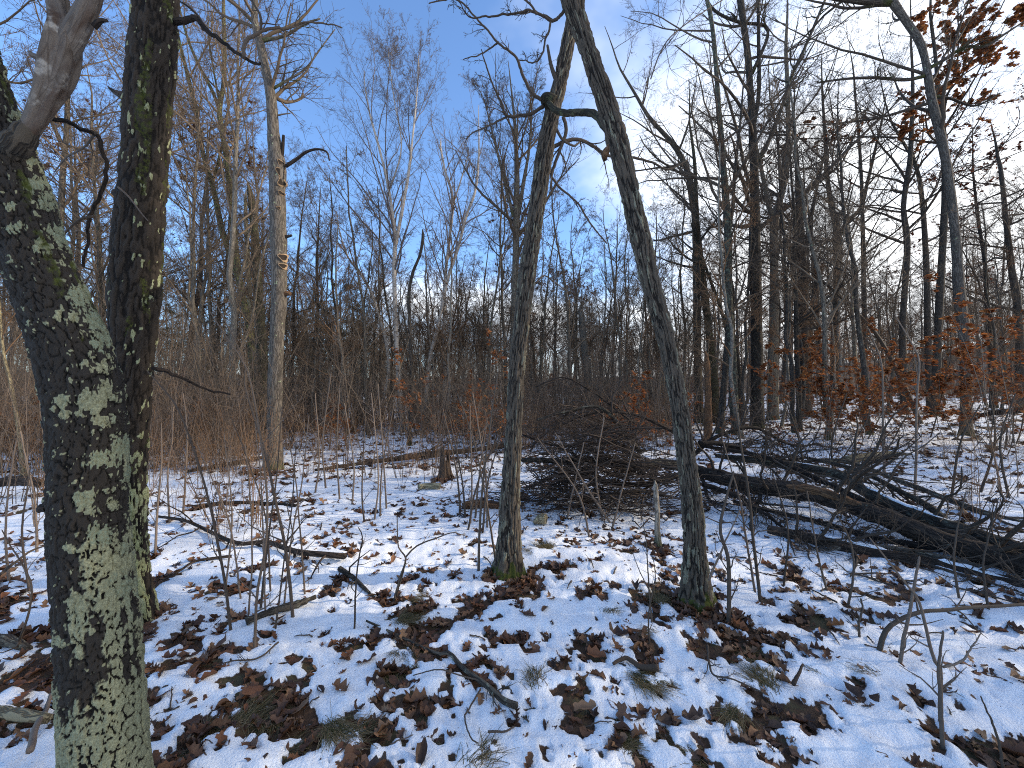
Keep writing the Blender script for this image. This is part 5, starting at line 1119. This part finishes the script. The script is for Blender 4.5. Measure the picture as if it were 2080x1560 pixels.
# brush heap: the boughs and the mat of twigs of a fallen treetop
def brush():
    g = gp(1240, 1010); base = np.array([g[0], g[1], float(zb(g[0], g[1]))]); root = thing('brush_heap', 'tangled heap of dark fallen boughs between the leaning trunks', 'brush', base)
    bl = [([(1390, 945), (1330, 942), (1270, 946), (1210, 932), (1140, 935), (1062, 932)], 6.2, 5.8, 22, 9), ([(1300, 918), (1262, 872), (1240, 845), (1205, 825), (1150, 835), (1090, 855)], 5.9, 5.6, 11, 4), ([(1400, 900), (1340, 860), (1280, 838), (1200, 835), (1120, 868), (1075, 905)], 6.4, 6.0, 8, 3), ([(1380, 965), (1300, 985), (1220, 975), (1150, 960), (1080, 985)], 5.8, 5.3, 13, 5),
          ([(1350, 1005), (1290, 1000), (1200, 1015), (1120, 1020)], 5.3, 5.0, 10, 4), ([(1400, 930), (1460, 880), (1530, 870), (1600, 905), (1660, 900)], 6.5, 6.9, 9, 4), ([(1420, 900), (1480, 905), (1560, 935), (1630, 930)], 6.3, 6.4, 12, 5), ([(1300, 930), (1250, 900), (1180, 905), (1110, 900), (1060, 880)], 6.3, 6.5, 9, 3), ([(1330, 975), (1260, 940), (1200, 960), (1130, 1000), (1095, 1030)], 5.6, 5.0, 9, 3), ([(1430, 985), (1500, 1010), (1560, 1050), (1600, 1090)], 5.5, 4.3, 12, 5), ([(1290, 860), (1210, 800), (1150, 770), (1100, 790)], 6.6, 6.6, 5, 2)]
    P, R = [], []
    for pts, d0, d1, w0, w1 in bl:
        rows = px_line(pts, d0, d1, w0, w1); limb('bough', rows, M['loglich' if w0 in (11, 22) else 'log'], root, base, 24, 8, wob=.02); r = spline(rows, 14); P.append(r[:, :3]); R.append(r[:, 3])
    t = Tubes(); p, q = grow(np.stack(P), np.stack(R), 20, .1, .98, (25, 80), .38, 7, jit=.22, trop=.045, rmin=.003)
    def fl(p): p[..., 2] = np.maximum(p[..., 2], zb(p[..., 0], p[..., 1]) + .01); return p
    p = fl(p); t.add(p, q, 4); p2, q2 = grow(p, q, 8, .1, .98, (25, 65), .5, 5, jit=.22, trop=-.03, rmin=.0022); t.add(fl(p2), q2, 3); p3, q3 = grow(p2, q2, 3, .2, .98, (25, 65), .5, 3, jit=.2, trop=-.02, rmin=.0018); t.add(fl(p3), q3, 3)
    # loose sticks under them
    m = 620; u = rng.normal(size=(m, 2)); x = 1.25 + u[:, 0] * .66; y = 5.5 + u[:, 1] * .36; L = .3 + .9 * rng.random(m); a = rng.normal(size=m) * .7 + (rng.random(m) < .5) * math.pi; el = .22 * rng.normal(size=m)
    d = np.stack([np.cos(a) * np.cos(el), np.sin(a) * np.cos(el) * .6, np.sin(el)], 1); c = np.stack([x, y, zb(x, y) + .03 + 1.15 * rng.random(m) * np.exp(-u[:, 0] ** 2 / 2)], 1); s = np.linspace(-.5, .5, 5)
    PP = c[:, None] + d[:, None] * (s[None, :, None] * L[:, None, None]) + .03 * rng.normal(size=(m, 5, 3)); t.add(fl(PP), (.003 + .007 * rng.random(m) ** 2)[:, None] * np.ones((1, 5)), 3)
    obj('twigs', t.mesh('twigs', M['brush'], base), root)['kind'] = 'stuff'
brush()

# little broken stump with moss, the rotten stump behind
r0, b0, _ = mid_tree('slim broken sapling stump with mossy foot left of the right leaning trunk', [[(1336, 1108, 15), (1335, 1075, 12), (1335, 1040, 11), (1333, 1005, 11), (1332, 985, 8), (1331, 976, 2)]], 'pale', 'twig', 0, None, name='broken_stump', n=20, sides=10)
def stump():
    g = gp(903, 970); d = g[1]; base = np.array([g[0], g[1], float(zb(g[0], g[1]))]); root = thing('rotten_stump', 'dark flared rotten stump with a jagged top on open snow', 'stump', base)
    n, m = 40, 26; th = np.linspace(0, 2 * math.pi, n, endpoint=False); z = np.linspace(0, 1, m); TH, Z = np.meshgrid(th, z)
    R = (.105 + .10 * np.exp(-Z * 6) * (1 + .7 * np.cos(TH * 5 + 1))) * (1 + .18 * np.sin(TH * 9 + 3 * Z)) * (1 - .25 * Z)
    H = Z * (.46 + .16 * np.sin(TH * 3 + .5) + .09 * np.sin(TH * 7)) - .05
    V = np.stack([R * np.cos(TH), R * np.sin(TH), H], -1).reshape(-1, 3)
    Vi = V.reshape(m, n, 3)[::-1].copy(); Vi[..., :2] *= .72; Vi = Vi[:10]; A = np.concatenate([V, Vi.reshape(-1, 3)]); k = m + 10; i = np.arange(k * n).reshape(k, n); a = i[:-1]; b = np.roll(a, -1, 1); dd = i[1:]; c = np.roll(dd, -1, 1)
    obj('stump', mesh('stump', A, np.stack([a, b, c, dd], -1).reshape(-1, 4), {'co': A * np.array([1, 1, 1])}, mats=(M['deadwood'],)), root)
stump()

# ------------------------------------------------------------------ sticks on the snow
def stick(label, pts, w0, w1, mat='twigdark', kids=None, lift=.02):
    rows = []
    for i, (px, py) in enumerate(pts):
        g = gp(px, py); f = i / (len(pts) - 1); rows.append((g[0], g[1], float(hs(g[:1], g[1:2])[0]) + lift, (w0 + (w1 - w0) * f) * g[1] / (2 * F)))
    rows = np.array(rows); base = rows[0, :3].copy(); root = thing('fallen_stick', label, 'stick', base, 'sticks lying on the snow')
    limb('stick', rows, M[mat], root, base, 30, 7, kids=kids, wob=.003)
TW = ((5, (30, 60), .25, 5), (3, (30, 60), .4, 3))
stick('long lichened stick lying diagonally on the snow in the foreground', [(744, 1265), (798, 1283), (884, 1328), (912, 1334), (941, 1359), (988, 1398), (1020, 1427), (1049, 1443)], 4, 14, 'loglich', TW)
stick('thin twig branching left from the lichened foreground stick', [(984, 1392), (940, 1384), (890, 1378), (838, 1374)], 3.5, 2)
stick('bent twig curling down from the lichened foreground stick', [(976, 1405), (955, 1440), (945, 1470), (958, 1510), (972, 1522)], 4, 2.5)
stick('short curved bare twig on the snow at bottom centre', [(991, 1490), (1024, 1490), (1040, 1480), (1051, 1463)], 5, 2.5, 'stem')
stick('thick lichened stick on the snow left of the leaning trunks', [(690, 1160), (715, 1172), (740, 1195), (762, 1213)], 11, 5, 'loglich', ((4, (30, 60), .5, 4),))
stick('long dark branch lying across the snow among the saplings', [(319, 1057), (377, 1068), (431, 1090), (485, 1115), (538, 1111), (574, 1122), (610, 1133), (700, 1140)], 5, 12, 'log', ((9, (30, 60), .3, 6), (4, (30, 60), .4, 4)), .05)
stick('dark thin branch slanting down left below the long dark branch', [(470, 1135), (400, 1145), (370, 1160), (330, 1190), (305, 1215)], 6, 3, 'log', TW, .03)
stick('dark branch on the snow behind the long dark branch', [(390, 1032), (450, 1026), (520, 1022), (600, 1028)], 11, 6, 'log', TW, .02)
stick('small forked twig at lower centre left', [(565, 1310), (520, 1340), (470, 1352), (430, 1356)], 4, 2, 'twigdark', TW)
stick('weathered grey stick rising from the bottom left corner', [(60, 1560), (75, 1500), (95, 1450), (105, 1420)], 13, 6, 'stem', None, .06)
stick('thin dark branch left of the lichened oak', [(0, 1200), (30, 1170), (60, 1150), (95, 1135)], 6, 3, 'twigdark', None, .15)
stick('dark twig crossing the leaf patch left of the lower right snow', [(1437, 1315), (1441, 1360), (1450, 1385), (1490, 1400), (1550, 1415)], 5, 2.5, 'twigdark', TW, .03)
stick('dark rotting bark piece lying on the foreground snow right of centre', [(1245, 1352), (1270, 1344), (1300, 1358), (1335, 1372)], 6, 13, 'deadwood', ((6, (20, 50), .3, 3),))
stick('upright broken bark splinter in the leaf patch at right', [(1612, 1408), (1622, 1386), (1632, 1366)], 8, 4, 'deadwood', None, .05)
stick('twig lying on the smooth snow before the buried log', [(1700, 1235), (1670, 1215), (1640, 1195)], 4, 2)
for i in range(46):
    px, py = random.uniform(300, 2060), random.uniform(1060, 1550); a = random.uniform(0, 6.28); l = random.uniform(18, 60)
    stick('short twig on the snow ' + near_mark(*gp(px, py)[:2])[0] + (' low down' if py > 1300 else ' higher up'), [(px, py), (px + l * math.cos(a) * .5, py + l * math.sin(a) * .22), (px + l * math.cos(a), py + l * math.sin(a) * .45)], 3.2, 1.6, 'twigdark', ((2, (30, 60), .4, 3),), .008)

# ------------------------------------------------------------------ grass tufts
def tuft(nb, ln, flop):
    a = rng.random(nb) * 6.283; fl = flop * (.5 + rng.random(nb)); L = ln * (.5 + .7 * rng.random(nb)); n = 5; s = np.linspace(0, 1, n); bias = rng.random() * 6.283
    a = np.where(rng.random(nb) < .95, bias + rng.normal(size=nb) * .5, a)
    hor = L[:, None] * np.sin(fl[:, None] * s ** 1.2) * s ** .3 * (s > 0); z = L[:, None] * np.sin(s * 2.7)[None] * .11 * np.maximum(.2, 1.25 - .35 * fl)[:, None]
    b0 = rng.normal(size=(nb, 2)) * .045
    P = np.stack([b0[:, :1] + hor * np.cos(a)[:, None], b0[:, 1:] + hor * np.sin(a)[:, None], z - .01], -1); wd = .0022 * (1 - .8 * s)[None, :, None] * np.stack([-np.sin(a), np.cos(a), 0 * a], 1)[:, None]
    V = np.stack([P - wd, P + wd], 2); i = np.arange(nb * n * 2).reshape(nb, n, 2); Q = np.stack([i[:, :-1, 0], i[:, :-1, 1], i[:, 1:, 1], i[:, 1:, 0]], -1).reshape(-1, 4)
    C = pick(np.array([(.10, .095, .03), (.17, .14, .06), (.27, .20, .10), (.075, .075, .025), (.34, .26, .15), (.20, .13, .06)]), nb); C = np.concatenate([np.repeat(C[:, None], n * 2, 1).reshape(-1, 3), np.ones((nb * n * 2, 1))], 1)
    return mesh('grass_blades', V.reshape(-1, 3), Q, {'leaf_colour': C}, mats=(M['grass'],))
TF = [tuft(190, .19, 1.5), tuft(110, .15, 1.3), tuft(230, .22, 1.6), tuft(80, .12, 1.2)]
TP = [(798, 1380), (974, 1535), (1261, 1506), (1182, 1402), (1060, 1219), (862, 1215), (816, 1265), (812, 1320), (891, 1495), (722, 1492), (1297, 1373), (531, 1424), (488, 1460), (388, 1524), (671, 1474), (1760, 1366), (1412, 1535), (1513, 1334), (1112, 1115), (1078, 1122), (850, 1340), (1090, 1380), (1490, 1440), (600, 1500), (540, 1450), (1650, 1350), (1340, 1220), (935, 1240), (430, 1480), (1240, 1240), (1560, 1390), (1320, 1285)]
for i, (px, py) in enumerate(TP):
    g = gp(px, py); o = obj('grass_tuft', TF[i % 4], None, (g[0], g[1], float(hs(g[:1], g[1:2])[0]) + .004)); o.rotation_euler = (0, 0, random.random() * 6.28); s = random.uniform(.55, .95); o.scale = (s, s, s * .8)
    tag(o, ('green brown' if i % 4 in (0, 2) else 'small tan') + ' grass tuft in the snow ' + ('low on the left' if px < 700 else 'low on the right' if px > 1380 else 'at bottom centre' if py > 1400 else 'around the lichened stick' if px < 1000 else 'near the leaning trunks'), 'grass', 'grass tufts in the snow')

# ------------------------------------------------------------------ leaves on the ground
def litter_points(n, r0, r1, amax=56):
    r = np.sqrt(r0 * r0 + (r1 * r1 - r0 * r0) * rng.random(n)); a = np.radians(rng.uniform(-amax, amax, n)); x, y = r * np.sin(a), r * np.cos(a)
    L = litter(x, y); k = rng.random(n) < .05 + .8 * L ** 1.2
    return x[k], y[k], L[k]
def leaf_set(x, y, L, tpl, size):
    m = len(x); z = hs(x, y, L) - .004 + .022 * L * rng.random(m); sz = size * (.5 + .8 * rng.random(m))
    tilt = (rng.normal(size=m) * (.13 + .20 * L)); z += np.abs(np.sin(tilt)) * sz * .28
    return np.stack([x, y, z], 1), rng.random(m) * 6.283, tilt, rng.random(m) * 6.283, sz, 1.1 * (rng.random(m) - .3), .9 * (rng.random(m) - .35), pick(BROWNS, m)
TPLS = [OAK, OAK, OVAL, TORN]
x, y, L = litter_points(24000, 1.2, 6.2)
o_ = np.argsort(np.hypot(x, y)); x, y, L = x[o_], y[o_], L[o_]
arr = leaf_set(x, y, L, OAK, .092)
shape = rng.integers(0, 4, len(x)); frag = rng.random(len(x)) < .35; arr[4][frag] *= .45
pxx, pyy, dd = proj(arr[0]); inview = (pxx > -10) & (pxx < 2090) & (pyy < 1570) & (dd > 0) & ~frag
iv = np.nonzero(inview)[0][:300]; rest = np.setdiff1d(np.arange(len(x)), iv)
for i in iv:                                             # the nearest leaves, one by one
    s = slice(i, i + 1); V, Q, C = leaves(*(a[s] for a in arr), tpl=TPLS[shape[i]], ruf=.05)
    qx, qy = pxx[i], pyy[i]; lab = ('lobed' if shape[i] < 2 else 'oval' if shape[i] == 2 else 'torn') + (' tan' if arr[7][i][0] > .17 else ' dark brown' if arr[7][i][0] < .09 else ' red brown') + ' leaf on the snow ' + ('right beside the lichened oak' if qx < 420 else 'at the bottom left' if qx < 700 else 'at the bottom right' if qx > 1700 else 'below the right leaning trunk' if qx > 1300 else 'around the lichened stick' if qx < 1080 else 'below the left leaning trunk')
    o = obj('fallen_leaf', mesh('fallen_leaf', V - arr[0][i], Q, {'leaf_colour': C}, mats=(M['leaf'],)), None, tuple(arr[0][i])); tag(o, lab, 'leaf', 'fallen leaves on the foreground snow')
sets = []
for k4, tp in ((0, OAK), (1, OAK), (2, OVAL), (3, TORN)):
    r4 = rest[shape[rest] == k4]; fa = np.hypot(arr[0][r4, 0], arr[0][r4, 1]) > 3.9
    for r5, t5 in ((r4[~fa], tp), (r4[fa], MID)): sets.append(leaves(*(a[r5] for a in arr), tpl=t5, ruf=.05))
x, y, L = litter_points(19000, 6.2, 13); sets.append(leaves(*leaf_set(x, y, L, MID, .115), tpl=MID, ruf=.05))
x, y, L = litter_points(22000, 13, 30); sets.append(leaves(*leaf_set(x, y, L, LOW, .18), tpl=LOW, ruf=.03))
# drifts of leaves against the stems
for bx, by, br in BASES:
    m = int(520 * br * br / .09 * .25) + 20; a = rng.random(m) * 6.283; r = br * np.sqrt(rng.random(m)) * .95; xx, yy = bx + r * np.cos(a), by + r * np.sin(a) - .25 * br; sets.append(leaves(*leaf_set(xx, yy, np.ones(m), MID, .095), tpl=OAK if by < 4 else MID, ruf=.05))
V, Q, C, n0 = [], [], [], 0
for v, q, c in sets: V.append(v); Q.append(q + n0); C.append(c); n0 += len(v)
tag(obj('leaf_litter', mesh('leaf_litter', np.concatenate(V), np.concatenate(Q), {'leaf_colour': np.concatenate(C)}, mats=(M['leaf'],))), 'brown oak leaves scattered over the snow back into the woods', 'leaf litter', None, 'stuff')
# anything left at its workshop spot was never placed
for o in [o for o in SC.objects if o.parent is None and o.location.z < -20]:
    for c in list(o.children): bpy.data.objects.remove(c)
    bpy.data.objects.remove(o)

# things that still share a label are told apart by their order in the picture
ORD = 'first second third fourth fifth sixth seventh eighth ninth tenth eleventh twelfth thirteenth fourteenth fifteenth sixteenth seventeenth eighteenth nineteenth twentieth'.split()
same = {}
for o in SC.objects:
    if o.parent is None and o.get('label') and o.get('group'): same.setdefault(o['label'], []).append(o)
for lab, os_ in same.items():
    if 1 < len(os_) <= 20 and len(lab.split()) <= 13:
        for i, o in enumerate(sorted(os_, key=lambda o: o.location.x / max(o.location.y, .4))): o['label'] = lab + ', ' + ORD[i] + ' from left'
